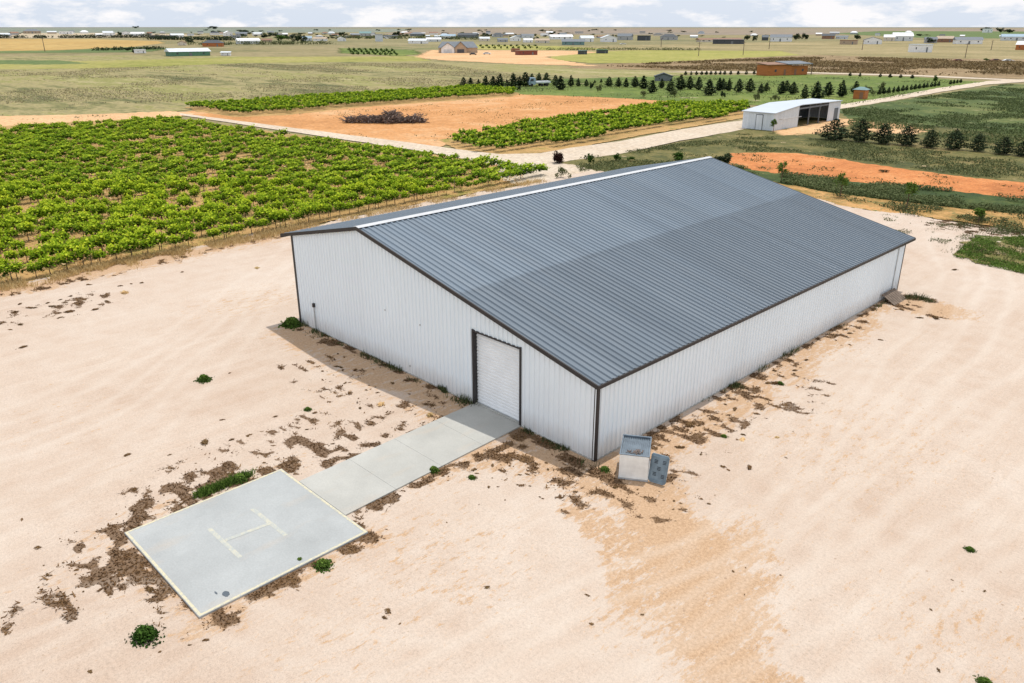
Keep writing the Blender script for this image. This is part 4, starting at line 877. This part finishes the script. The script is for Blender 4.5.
# brush pile
c = G(385,122.5); bp = MB(); wpx_m = scale_at(c)
for k in range(1500):
    t = random.uniform(-1,1) if k%2 else random.gauss(.1,.35); 
    if abs(t) > 1: continue
    xx = t*40*wpx_m; pr = (1-abs(t))**.8*(.55+.45*abs(math.sin(t*7+1))); pr = min(1,.35+.9*math.exp(-((t-.15)/.16)**2)+.5*math.exp(-((t-.75)/.12)**2)+.3*math.exp(-((t+.5)/.3)**2)); z = random.random()*1.9*pr+.05; yy = random.gauss(0,1.3)*pr
    a2 = random.uniform(0,6.28); L = random.uniform(.5,1.8); dz = random.uniform(-.4,.6)
    bp.bar((xx,yy,z), (xx+L*math.cos(a2), yy+L*math.sin(a2), max(.03,z+dz)), random.uniform(.04,.13))
o = link('brush_pile', bp.mesh('brush_pile'), None, M['stick']); o.location = (c[0],c[1],0); o.rotation_euler = (0,0,-YAW); tag(o, 'heap of grey-brown cut branches on the orange field', 'brush pile')

# ------------------------------------------------------------------ farm buildings
COLS = {'white':(.80,.81,.82),'cream':(.66,.60,.50),'grey':(.40,.41,.42),'pale':(.60,.64,.67),'dark':(.07,.08,.09),'brown':(.25,.14,.09),'red':(.22,.07,.05),'green':(.10,.22,.15),'teal':(.16,.27,.27),'orange':(.42,.15,.05),'slate':(.16,.18,.20),'tan':(.42,.33,.24),'blue':(.30,.40,.48)}
for k_, c_ in COLS.items(): M['c_'+k_] = plain('painted_'+k_, c_, .14, .6, .7)
M['cwood'] = plain('orange_stained_boards', (.44,.155,.045), .25, 1.2, .7, stretch=(.3,.3,4))
M['glass'] = plain('dark_glass', (.05,.06,.08), .2, 2, .2, spec=.6)
def building(x0, x1, yt, yb, wall, roof, kind, label, cat='building', name='far_building', rot=0.0, depth=.55, feats=True):
    c = G((x0+x1)/2, yb); s = scale_at(c); W = (x1-x0)*s; H = max(2.5, height_for(c, yt)); Dp = W*depth
    if Dp > H*4: Dp = H*4
    to = math.atan2(c[1]-CP[1], c[0]-CP[0])-math.pi/2
    e = thing(name, label, cat, (c[0],c[1],-.02), to+rot)
    rf = {'gable':.40,'end':.40,'hip':.45,'flat':.12,'mono':.25}[kind]; hw = H*(1-rf)
    mb = MB(); x = W/2; o_ = W*.03+.15
    if kind == 'end':
        mb.prism([(-x,0,0),(x,0,0),(x,0,hw),(0,0,H-.1),(-x,0,hw)], (0,Dp,0)); part('wall', mb, M['c_'+wall], e)
        for sx in (-1,1):
            mb = MB(); mb.prism([(0,-.4,H-.05),(sx*(x+o_),-.4,hw-.15),(sx*(x+o_),-.4,hw+.1),(0,-.4,H+.2)][::sx], (0,Dp+.8,0)); part('roof', mb, M['c_'+roof], e)
    else:
        mb.box(-x,x,0,Dp,0,hw); part('wall', mb, M['c_'+wall], e)
        mb = MB()
        if kind == 'gable': mb.prism([(-x-o_,-.4,hw-.1),(-x-o_,Dp/2,H),(-x-o_,Dp+.4,hw-.1)], (W+2*o_,0,0))
        elif kind == 'hip':
            i = min(W*.25, Dp*.5); mb.add([(-x-o_,-.4,hw),(x+o_,-.4,hw),(x+o_,Dp+.4,hw),(-x-o_,Dp+.4,hw),(-x+i,Dp/2,H),(x-i,Dp/2,H)], [(0,1,5,4),(1,2,5),(2,3,4,5),(3,0,4),(3,2,1,0)])
        elif kind == 'flat': mb.box(-x-o_*.3,x+o_*.3,-.3,Dp+.3,hw,H)
        else: mb.add([(-x-o_,-.5,hw+.02),(x+o_,-.5,hw+.02),(x+o_,Dp+.4,H),(-x-o_,Dp+.4,H),(-x-o_,-.5,hw-.12),(x+o_,-.5,hw-.12),(x+o_,Dp+.4,hw+.02),(-x-o_,Dp+.4,hw+.02)], [(0,1,2,3),(7,6,5,4),(0,4,5,1),(1,5,6,2),(2,6,7,3),(3,7,4,0)])
        part('roof', mb, M['c_'+roof], e)
    if feats and (x1-x0) >= 8:
        k = max(2, int(W/7)); k = min(k, 7)
        for i in range(k):
            u = -x+W*(i+.5)/k; mb = MB()
            if i == k//2: mb.box(u-W*.035,u+W*.035,-.06,-.01,0,hw*.72); part('door', mb, M['c_slate'], e)
            else: mb.box(u-W*.025,u+W*.025,-.06,-.01,hw*.42,hw*.72); part('window', mb, M['glass'], e)
    return e
T = [ # x0,x1,ytop,ybase,wall,roof,kind,label
(0,9,33,36.3,'white','pale','gable','long white building at the far left edge of town'),
(25,40,29,33.6,'tan','slate','hip','wide brown hip-roofed hall standing on the pale land far left'),
(60,72,31.5,34,'white','white','flat','low white shed right of the brown hall'),
(104,113,31,35.5,'white','pale','gable','white house left of the dark tree far left'),
(122,130,31.2,34.6,'white','slate','end','small white gable house right of that dark tree'),
(131,143,32,35.6,'pale','white','gable','pale long shed above the wheat field\'s tip'),
(150,170,35.5,38.4,'dark','dark','flat','low dark building beyond the tip of the wheat field'),
(172,184,33.5,37.5,'white','pale','gable','white-walled shed behind the dark low building'),
(178,186,41,45.4,'cream','brown','end','small cream cottage above the green barn'),
(203,222,40,46.6,'orange','dark','hip','farmhouse with dark roof and orange lower wall'),
(225,233,31,36,'white','white','end','white gable house above the long pale barn'),
(236,247,32,36,'grey','slate','gable','grey house above the long pale barn'),
(239,260,38.2,43.8,'pale','white','gable','long pale barn with white roof left of the town trees'),
(262,272,38.5,42,'tan','brown','gable','brown-roofed house right of the long pale barn'),
(303,312,36,41,'pale','blue','gable','pale house with blue roof right of the dark trees'),
(313,326,37,41,'white','tan','gable','white house with tan roof right of the dark trees'),
(338,346,37,41.2,'white','white','end','small white tent-like building in the town'),
(352,360,33.5,37,'brown','slate','gable','brown house left of the teal-roofed house'),
(360,371,31.4,36,'grey','teal','gable','house with a teal roof in the town'),
(376,383,34,41.5,'pale','grey','flat','tall narrow pale building in the town'),
(386,398,35,38.6,'white','dark','gable','white house with black roof behind the tall pale building'),
(408,426,38.6,43.6,'white','pale','gable','long white shed left of the grey-roofed house'),
(411,424,32.2,36,'slate','slate','hip','slate-roofed house behind the long white shed'),
(427,441,37.5,41.6,'pale','white','gable','pale shed directly behind the grey-roofed house'),
(441,455,34.2,38.4,'white','blue','gable','white hall with pale blue roof behind the grey-roofed house'),
(457,476,33,38,'slate','dark','gable','dark long barn behind the grey-roofed house'),
(480,490,36.8,41,'cream','pale','gable','cream house right of the grey-roofed house'),
(493,503,32.8,37,'grey','dark','hip','house with black hip roof above the yellow plot'),
(498,508,38,42,'grey','slate','gable','grey house above the right-hand orchard'),
(511,521,36,41,'white','pale','end','white gabled barn above the red shed'),
(522,534,34,38,'pale','slate','gable','slate-roofed shed behind white ones above the red shed'),
(524,533,38.4,42.4,'white','white','gable','small white house above the red shed'),
(535,549,38.5,43,'cream','tan','gable','cream house with tan roof above the dirt lot'),
(551,573,34.6,39.4,'white','white','gable','biggest white warehouse in the middle of the town'),
(562,584,39.2,45,'teal','slate','gable','dull teal barn before the biggest white warehouse'),
(581,594,35.5,41.8,'white','pale','gable','white shed right of the biggest warehouse'),
(602,617,35,42,'white','pale','end','white hall with pale gable beside the grey-roofed shed'),
(617,631,33.5,40,'grey','slate','gable','grey shed with slate roof right of the white hall'),
(637,649,35.4,40.5,'dark','dark','flat','black square barn in the middle distance'),
(660,676,34,40,'grey','dark','hip','dark hip-roofed house right of the black barn'),
(700,742,38,42,'cream','brown','gable','long low building with brownish roof behind the black one'),
(713,743,39.5,44,'dark','dark','flat','long black low building in front of a brownish roof'),
(762,768,35,40.5,'dark','slate','gable','small dark house left of the white gabled shed'),
(770,790,34.4,41.5,'white','slate','gable','white shed with dark roof left of two dark trees'),
(822,834,33.6,39,'brown','dark','gable','dark brown barn right of two dark trees'),
(836,847,35.5,39,'pale','slate','gable','pale small house right of the brown barn'),
(840,856,40,44.5,'tan','brown','flat','low brown shed before the brown barn'),
(864,881,37,44.2,'white','slate','end','white gable house with slate roof right of the round tree'),
(884,894,34.5,41,'cream','white','gable','cream shed left of the biggest pale warehouse'),
(894,912,32.5,41,'pale','white','gable','biggest pale warehouse on the right'),
(925,936,37,43,'grey','slate','gable','grey house behind a dark tree on the right'),
(938,953,36,42.4,'brown','tan','gable','brown shed with tan roof on the right'),
(957,981,37,44,'white','slate','gable','wide white house with slate roof on the right'),
(984,992,28.6,32.6,'white','white','flat','small white house on the far right horizon'),
(1003,1024,34,40.6,'pale','blue','gable','large pale blue-roofed warehouse at the right edge'),
(1016,1030,41,50,'orange','white','gable','orange-walled house with white roof at the right edge'),
(172,210,48.3,56,'green','pale','gable','long dark green barn on the meadow at left'),
(518,538,50.5,55,'red','brown','flat','low dark red shed on the dirt lot'),
(512,520,49,52,'brown','brown','flat','small rusty container left of the low red shed'),
(578,587,50.3,54.4,'dark','teal','flat','small dark hut at the edge of the yellow field'),
(597,608,50.4,53.4,'dark','green','flat','low dark hut on the yellow field'),
(221,230,51.5,55.5,'white','pale','mono','small white shed right of the long green barn'),
(136,146,51,53.2,'white','white','flat','flat white container left of the green barn'),
(655,672,73.5,81,'slate','dark','end','dark tent standing behind the evergreen row'),
]
random.seed(3)
for t in T:
    building(*t, rot=random.uniform(-.35,.35))
# more far roofs between: small town houses
random.seed(11)
XT = [12,48,82,95,160,198,210,218,254,268,290,322,332,350,366,404,418,434,448,468,486,506,546,590,698,816,5,70,110,147,188,232,276,283,308,316,328,345,384,394,400,426,430,440,462,472,492,500,515,520,540,560,575,598,640,655,690,750,780,830,850,875,905,940,960,1000]
for i in range(len(XT)):
    x = XT[i]; yb = random.uniform(33.6,38.2)-(.8 if x < 200 else 0); w = random.uniform(4,9)
    building(x, x+w, yb-random.uniform(2.2,3.2), yb, random.choice(['white','pale','cream','grey','tan']), random.choice(['slate','pale','grey','brown','white','dark']), random.choice(['gable','hip','gable']), 'small distant town house, barely a roof and wall high', 'house', 'town_house', random.uniform(-.5,.5), feats=False)['group'] = 'small distant town houses'
for i in range(150):
    x = random.choice([random.uniform(190,560), random.uniform(190,640), random.uniform(0,1024)]); yb = random.uniform(33.2,39.5) if i%4 else random.uniform(30,33)
    if x < 165: yb = random.uniform(32.5,36)
    tree('dbush' if i%3 else 'obush', x, yb, yb-random.uniform(1.2,2.6 if yb > 34 else 1.6), 'distant dark tree among the town houses', 'tree', 'distant trees among the town houses', random.uniform(2.5,7), 'distant_tree')
def belt(name, p, q, n, h, wd, mname, label):
    a = G(*p)[:2]; b2 = G(*q)[:2]; t = rng.random(n); P_ = a+(b2-a)*t[:,None]+rng.normal(size=(n,2))*wd; f = fbm(P_[:,0], P_[:,1], np.linalg.norm(b2-a)/25, 12); kk = f > .42; P_ = P_[kk]; f = f[kk]
    z = rng.random(len(P_))*h*(f*1.6); stuff(name, leaf_mesh(name, np.column_stack([P_, z]), h*.35, np.clip(z/h*.6+rng.random(len(P_))*.3, 0, 1), .8, .3), M[mname], label, 'trees')
belt('shelter_belt', (-30,38.3), (165,37.6), 5000, 5, 4, 'conifer', 'dark tree belt along the back of the wheat field')
belt('shelter_belt', (150,39.5), (240,40.5), 3000, 5, 5, 'conifer', 'dark tree belt beyond the tip of the wheat field')
belt('shelter_belt', (95,50.5), (165,49.2), 2000, 2.4, 2, 'conifer', 'dark bushes along the meadow edge below the wheat field')
belt('shelter_belt', (340,38.2), (480,39.6), 3500, 4.5, 6, 'olive', 'olive tree belt between the town sheds')
belt('shelter_belt', (190,45), (330,44.2), 3000, 3.5, 4, 'olive', 'olive bushes along the near side of the town')
belt('shelter_belt', (540,50), (700,50.3), 2500, 2, 1.5, 'olive', 'low bushes along the top of the yellow field')
# white ruin block with window openings, right
building(911,931,44.2,52.3,'white','pale','flat','roofless-looking white block house with small windows on the plain', 'house', 'block_house', .25, .5)

# grey double-gabled house
c = G(459,53); s = scale_at(c); to = math.atan2(c[1]-CP[1], c[0]-CP[0])-math.pi/2
H = height_for(c, 41.2); e = thing('family_house', 'large house with two dark grey gables on orange dirt', 'house', (c[0],c[1],0), to+.1)
W = 38*s
mb = MB(); mb.box(-W/2,W/2,2,2+W*.4,0,H*.45); part('wall', mb, M['c_tan'], e)
mb = MB(); mb.prism([(-W/2-.6,1.4,H*.42),(-W/2+2.5,2+W*.2,H*.95),(-W/2-.6,2.6+W*.4,H*.42)], (1,0,0))
mb = MB(); x_ = W/2+.6; mb.add([(-x_,1.4,H*.44),(x_,1.4,H*.44),(x_,2.6+W*.4,H*.44),(-x_,2.6+W*.4,H*.44),(-x_+3,2+W*.2,H*.96),(x_-3,2+W*.2,H*.96)], [(0,1,5,4),(1,2,5),(2,3,4,5),(3,0,4)]); part('roof', mb, M['c_slate'], e)
for (a, b2, wl, hh2) in ((-W*.46,-W*.12,'c_white',.92),(-.12*W+.3,W*.2,'c_tan',1.0)):
    mb = MB(); m_ = (a+b2)/2; mb.prism([(a,0,0),(b2,0,0),(b2,0,H*.45),(m_,0,H*hh2-.6),(a,0,H*.45)], (0,4,0)); g_ = part('gable_wall', mb, M[wl], e)
    for p in (a-.5, b2+.5):
        sgn = 1 if p > m_ else -1; mb = MB(); mb.prism([(m_,-.5,H*hh2-.5),(p,-.5,H*.40),(p,-.5,H*.40+.35),(m_,-.5,H*hh2-.15)][::sgn], (0,7,0)); part('roof', mb, M['c_slate'], e)
    mb = MB(); mb.box(m_-(b2-a)*.3,m_+(b2-a)*.3,-.05,0,0,H*.32); part('garage_door' if wl == 'c_white' else 'window', mb, M['c_pale'] if wl == 'c_white' else M['glass'], e)

# orange cabin
c = G(766.5,75.8); q = G(808,74.6); s = scale_at(c); Lc = np.linalg.norm(q-c); an = math.atan2(q[1]-c[1], q[0]-c[0]); H = height_for(c, 65.3)
e = thing('wooden_cabin', 'long orange wooden cabin with dark low roof beyond the evergreens', 'cabin', (c[0],c[1],0), an)
dc = 6.0
mb = MB(); mb.box(0,Lc*.58,0,dc,0,H); part('wall', mb, M['cwood'], e)
mb = MB(); mb.box(Lc*.58+.01,Lc,.6,dc,0,H*.86); part('wall', mb, M['cwood'], e)
mb = MB(); mb.prism([(-.4,-.5,H),(-.4,dc+.5,H+.5),(-.4,dc+.5,H+.8),(-.4,-.5,H+.25)][::-1], (Lc*.58+.5,0,0)); part('roof', mb, M['c_brown'], e)
mb = MB(); mb.prism([(Lc*.45,-.9,H*1.02),(Lc*.45,dc+.8,H*1.22),(Lc*.45,dc+.8,H*1.22+.3),(Lc*.45,-.9,H*1.02+.3)][::-1], (Lc*.6,0,0)); part('roof', mb, M['c_slate'], e)
for u in (.18,.40,.68,.86):
    mb = MB(); y_ = -.06 if u < .58 else .54; mb.box(Lc*u,Lc*u+ (1.0 if u in(.40,.68) else .9),y_,y_+.05,0 if u in (.40,.68) else 1.3,2.2); part('door' if u in (.40,.68) else 'window', mb, M['c_brown'] if u in (.40,.68) else M['glass'], e)
mb = MB(); mb.box(Lc*1.04,Lc*1.04+.25,-.8,-.55,0,H*1.02); part('porch_post', mb, M['post'], e)

# small orange hut
c = G(852.7,98.6); q = G(863.6,99.3); Lh = np.linalg.norm(q-c); an = math.atan2(q[1]-c[1], q[0]-c[0]); H = height_for(c, 89.5)
e = thing('garden_hut', 'small square orange hut with grey-green roof beside the road', 'hut', (c[0],c[1],0), an+.1)
mb = MB(); mb.box(0,Lh,0,Lh*.9,0,H); part('wall', mb, M['cwood'], e)
mb = MB(); mb.box(Lh*.55,Lh*.86,-.05,-.01,0,H*.75); part('door', mb, M['c_brown'], e)
o_ = .35; mb = MB(); mb.add([(-o_,-o_,H),(Lh+o_,-o_,H),(Lh+o_,Lh*.9+o_,H),(-o_,Lh*.9+o_,H),(Lh*.3,Lh*.45,H*1.3),(Lh*.7,Lh*.45,H*1.3)], [(0,1,5,4),(1,2,5),(2,3,4,5),(3,0,4),(3,2,1,0)]); part('roof', mb, M['c_teal'], e)

# open white shed
A = G(743.7,127.7); B = G(772.7,130.9); D = G(838.5,119.2)
u1 = (A-B)[:2]; dep = np.linalg.norm(u1); u1 /= dep; u2 = (D-B)[:2]; Ls = np.linalg.norm(u2); u2 /= Ls
hB = height_for(B, 113.6); hC = height_for(B+np.append(u2*Ls*.36,0), 105.2); hD = height_for(D, 101.0); 
sC = .36*Ls
an = math.atan2(u2[1], u2[0]); u1 = np.array([-u2[1], u2[0]])
e = thing('open_shed', 'white metal farm shed with pale roof and wide open bay', 'shed', (B[0],B[1],0), an)
M['shedw'] = plain('shed_white_sheet', (.70,.75,.80), .08, 1.0, .5, stretch=(3,3,.2)); M['shedroof'] = plain('shed_zinc_roof', (.50,.55,.60), .12, .8, .4, stretch=(3,.2,1))
T_ = .12; dd_ = dep
pr = lambda x: hB+(hC-hB)*x/sC if x < sC else hC+(hD-hC)*(x-sC)/(Ls-sC)
mb = MB(); corr(mb, (0,dd_), (0,-1), (-1,0), dd_, lambda s: 0, lambda s: hB-.02); part('wall', mb, M['shedw'], e)
mb = MB(); corr(mb, (0,0), (1,0), (0,-1), sC*.95, lambda s: 0, lambda s: pr(s)-.02); part('wall', mb, M['shedw'], e)
mb = MB(); corr(mb, (Ls*.80,0), (1,0), (0,-1), Ls*.20, lambda s: 0, lambda s: pr(Ls*.8+s)-.02); part('wall', mb, M['shedw'], e)
mb = MB(); corr(mb, (Ls,0), (0,1), (1,0), dd_, lambda s: 0, lambda s: hD-.02); part('wall', mb, M['shedw'], e)
mb = MB(); corr(mb, (Ls,dd_), (-1,0), (0,1), Ls, lambda s: 0, lambda s: pr(Ls-s)-.02); mb.add([(sC*.95,.1,0),(sC*.95,dd_-.1,0),(sC*.95,dd_-.1,pr(sC*.95)-.05),(sC*.95,.1,pr(sC*.95)-.05)], [(0,1,2,3)]); part('wall', mb, M['c_slate'], e)
mb = MB(); mb.prism([(-.25,-.25,hB+.0-.03),(sC,-.25,hC),(sC,-.25,hC+T_),(-.25,-.25,hB+T_-.03)], (0,dd_+.5,0)); part('roof', mb, M['shedroof'], e)
mb = MB(); mb.prism([(sC+.003,-.25,hC),(Ls+.25,-.25,hD),(Ls+.25,-.25,hD+T_),(sC+.003,-.25,hC+T_)], (0,dd_+.5,0)); part('roof', mb, M['shedroof'], e)
mb = MB(); mb.box(sC*.95,Ls*.80,-.04,.04,pr(Ls*.6)-.65,pr(Ls*.6)-.35); part('beam', mb, M['c_slate'], e)
for u in (.5,.66):
    mb = MB(); mb.box(Ls*u-.09,Ls*u+.09,-.08,.10,0,pr(Ls*u)-.05); part('post', mb, M['c_slate'], e)
mb = MB(); mb.box(-.10,-.045,dd_*.36,dd_*.36+1.2,0,2.6); dr_ = part('door', mb, M['shedw'], e)
mb = MB(); mb.box(-.09,-.05,dd_*.36-.12,dd_*.36,0,2.72); mb.box(-.09,-.05,dd_*.36+1.2,dd_*.36+1.32,0,2.72); mb.box(-.09,-.05,dd_*.36,dd_*.36+1.2,2.6,2.72); part('frame', mb, M['c_slate'], dr_)
mb = MB(); mb.box(Ls*.90,Ls*.965,-.08,-.04,0,hD*.66); part('door', mb, M['c_slate'], e)
mb = MB(); mb.tube([(sC*.2,-.6,1.9),(sC*.95,-.6,1.9)], .05, 6); mb.tube([(sC*.2,-.6,1.9),(sC*.2,-.02,1.9)], .05, 6); part('rail', mb, M['galv'], e)

# ------------------------------------------------------------------ vehicles
M['tyre'] = plain('tyre_rubber', (.03,.03,.03), .2, 5)
def car(px, yb, length, col, label, rz):
    c = G(px, yb); e = thing('parked_car', label, 'car', (c[0],c[1],0), rz)
    l = length; w_ = .9; mb = MB()
    prof = [(-l/2,.35),(l/2,.35),(l/2,.75),(l*.30,.95),(l*.16,1.42),(-l*.22,1.45),(-l*.38,.98),(-l/2,.9)]
    mb.prism([(x,-w_,z) for x, z in prof], (0,2*w_,0)); part('body', mb, M['c_'+col], e, .06)
    for sy in (-1,1):
        mb = MB(); y_ = sy*(w_+.01); mb.prism([(l*.25,y_,.97),(l*.13,y_,1.36),(-l*.2,y_,1.38),(-l*.32,y_,.99)][::-sy], (0,sy*.02,0)); part('window', mb, M['glass'], e)
        for sx in (-.32,.31):
            mb = MB(); mb.tube([(l*sx,sy*(w_-.18),.33),(l*sx,sy*(w_+.03),.33)], .33, 12); part('wheel', mb, M['tyre'], e)
car(1008,62,6.0,'white','white car parked in the dry field at right',.6); car(995,61.5,6,'brown','rust-brown car left of the white one in the dry field',.9); car(958,62,6,'red','reddish-brown car alone in the dry field',.5)
car(487,54.5,5.5,'pale','pale car on the dirt lot right of the grey house',.8); car(473,55,5,'dark','dark car on the dirt lot in front of the grey house',.8); car(623,44.6,7,'white','white car before the grey shed in town',.8)
c = G(529,86.6); q = G(550.5,86.0); Lt = np.linalg.norm(q-c); an = math.atan2(q[1]-c[1], q[0]-c[0])
e = thing('flatbed_truck', 'pale blue flatbed truck parked among the evergreens', 'truck', (c[0],c[1],0), an)
mb = MB(); mb.prism([(0,0,.5),(2.3,0,.5),(2.3,0,2.6),(.7,0,2.6),(.15,0,1.5),(0,0,1.4)], (0,2.1,0)); part('cab', mb, M['c_blue'], e, .05)
mb = MB(); mb.prism([(.3,-.02,1.55),(1.6,-.02,1.55),(1.6,-.02,2.35),(.75,-.02,2.35)], (0,.015,0)); part('window', mb, M['glass'], e)
mb = MB(); mb.box(2.4,Lt,-.1,2.2,.95,1.5); part('flatbed', mb, M['c_pale'], e)
for x in (1.0,Lt*.6,Lt*.85):
    for y_ in (.0,1.8):
        mb = MB(); mb.tube([(x,y_-.02,.45),(x,y_+.28,.45)], .45, 12); part('wheel', mb, M['tyre'], e)

# ------------------------------------------------------------------ utility poles
for px, yt, yb, lab in [(45,37.5,51.5,'utility pole at the edge of the wheat field'),(698.5,42,56,'tall utility pole left of the others beyond the yellow field'),(743,41,55,'utility pole right of the long black building'),(769,38,49,'thin utility pole before the white gabled shed'),(965,43,58,'utility pole in front of the wide white house'),(862,40,50,'utility pole left of the white gable house'),(661,38,47,'small utility pole before the dark hip-roofed house'),(991,40,50,'small utility pole right of the wide white house')]:
    c = G(px, yb); h = min(14, height_for(c, yt)); r_ = max(.16, .35*scale_at(c)); e = thing('utility_pole', lab, 'pole', (c[0],c[1],-.05), -YAW)
    mb = MB(); mb.tube([(0,0,0),(0,0,h)], [r_, r_*.7], 6); part('pole', mb, M['post'], e)
    mb = MB(); mb.box(-1.3,1.3,-.08,.08,h-.9,h-.7); part('crossarm', mb, M['post'], e)

# ------------------------------------------------------------------ sky, sun
sun_dir = np.array([-.06, .335, 1.0]); sun_dir /= np.linalg.norm(sun_dir)
sd = bpy.data.lights.new('sun', 'SUN'); sd.energy = 3.15; sd.angle = R(.6); sd.color = (1,.955,.89)
so = bpy.data.objects.new('sun', sd); COL.objects.link(so); so.rotation_euler = Vector(sun_dir).to_track_quat('Z','Y').to_euler(); so.location = (0,0,60)
wd = bpy.data.worlds.new('World'); scn.world = wd; wd.use_nodes = True; nt = wd.node_tree; nt.nodes.clear()
out = nt.nodes.new('ShaderNodeOutputWorld'); bg = nt.nodes.new('ShaderNodeBackground'); nt.links.new(bg.outputs[0], out.inputs[0]); bg.inputs[1].default_value = .132
sky = nt.nodes.new('ShaderNodeTexSky'); sky.sky_type = 'NISHITA'; sky.sun_disc = False
sky.sun_elevation = math.asin(sun_dir[2]); sky.sun_rotation = math.atan2(sun_dir[0], sun_dir[1]); sky.air_density = 1.2; sky.dust_density = 1.5; sky.ozone_density = 2
tc = N(nt, 'ShaderNodeTexCoord')
def cl_noise(sc, vscale, det):
    mp = N(nt, 'ShaderNodeMapping'); mp.inputs['Scale'].default_value = (1,1,vscale); nt.links.new(tc.outputs['Generated'], mp.inputs[0])
    return noise(nt, mp.outputs[0], sc, det, .6)
n1 = cl_noise(15, 3.2, 8); n2 = cl_noise(4, 3, 5)
cm = ramp(nt, math_(nt, 'ADD', math_(nt, 'MULTIPLY', n1, .65), math_(nt, 'MULTIPLY', n2, .35)), [(.47, g3(0)), (.56, g3(1))])
haze = mix(nt, .88, sky.outputs[0], (5.7,6.3,7.3))
col = mix(nt, cm, haze, (7.5,7.4,7.5))
nt.links.new(col, bg.inputs[0])

scn.view_settings.view_transform = 'Standard'; scn.view_settings.look = 'None'; scn.view_settings.exposure = 0; scn.view_settings.gamma = 1
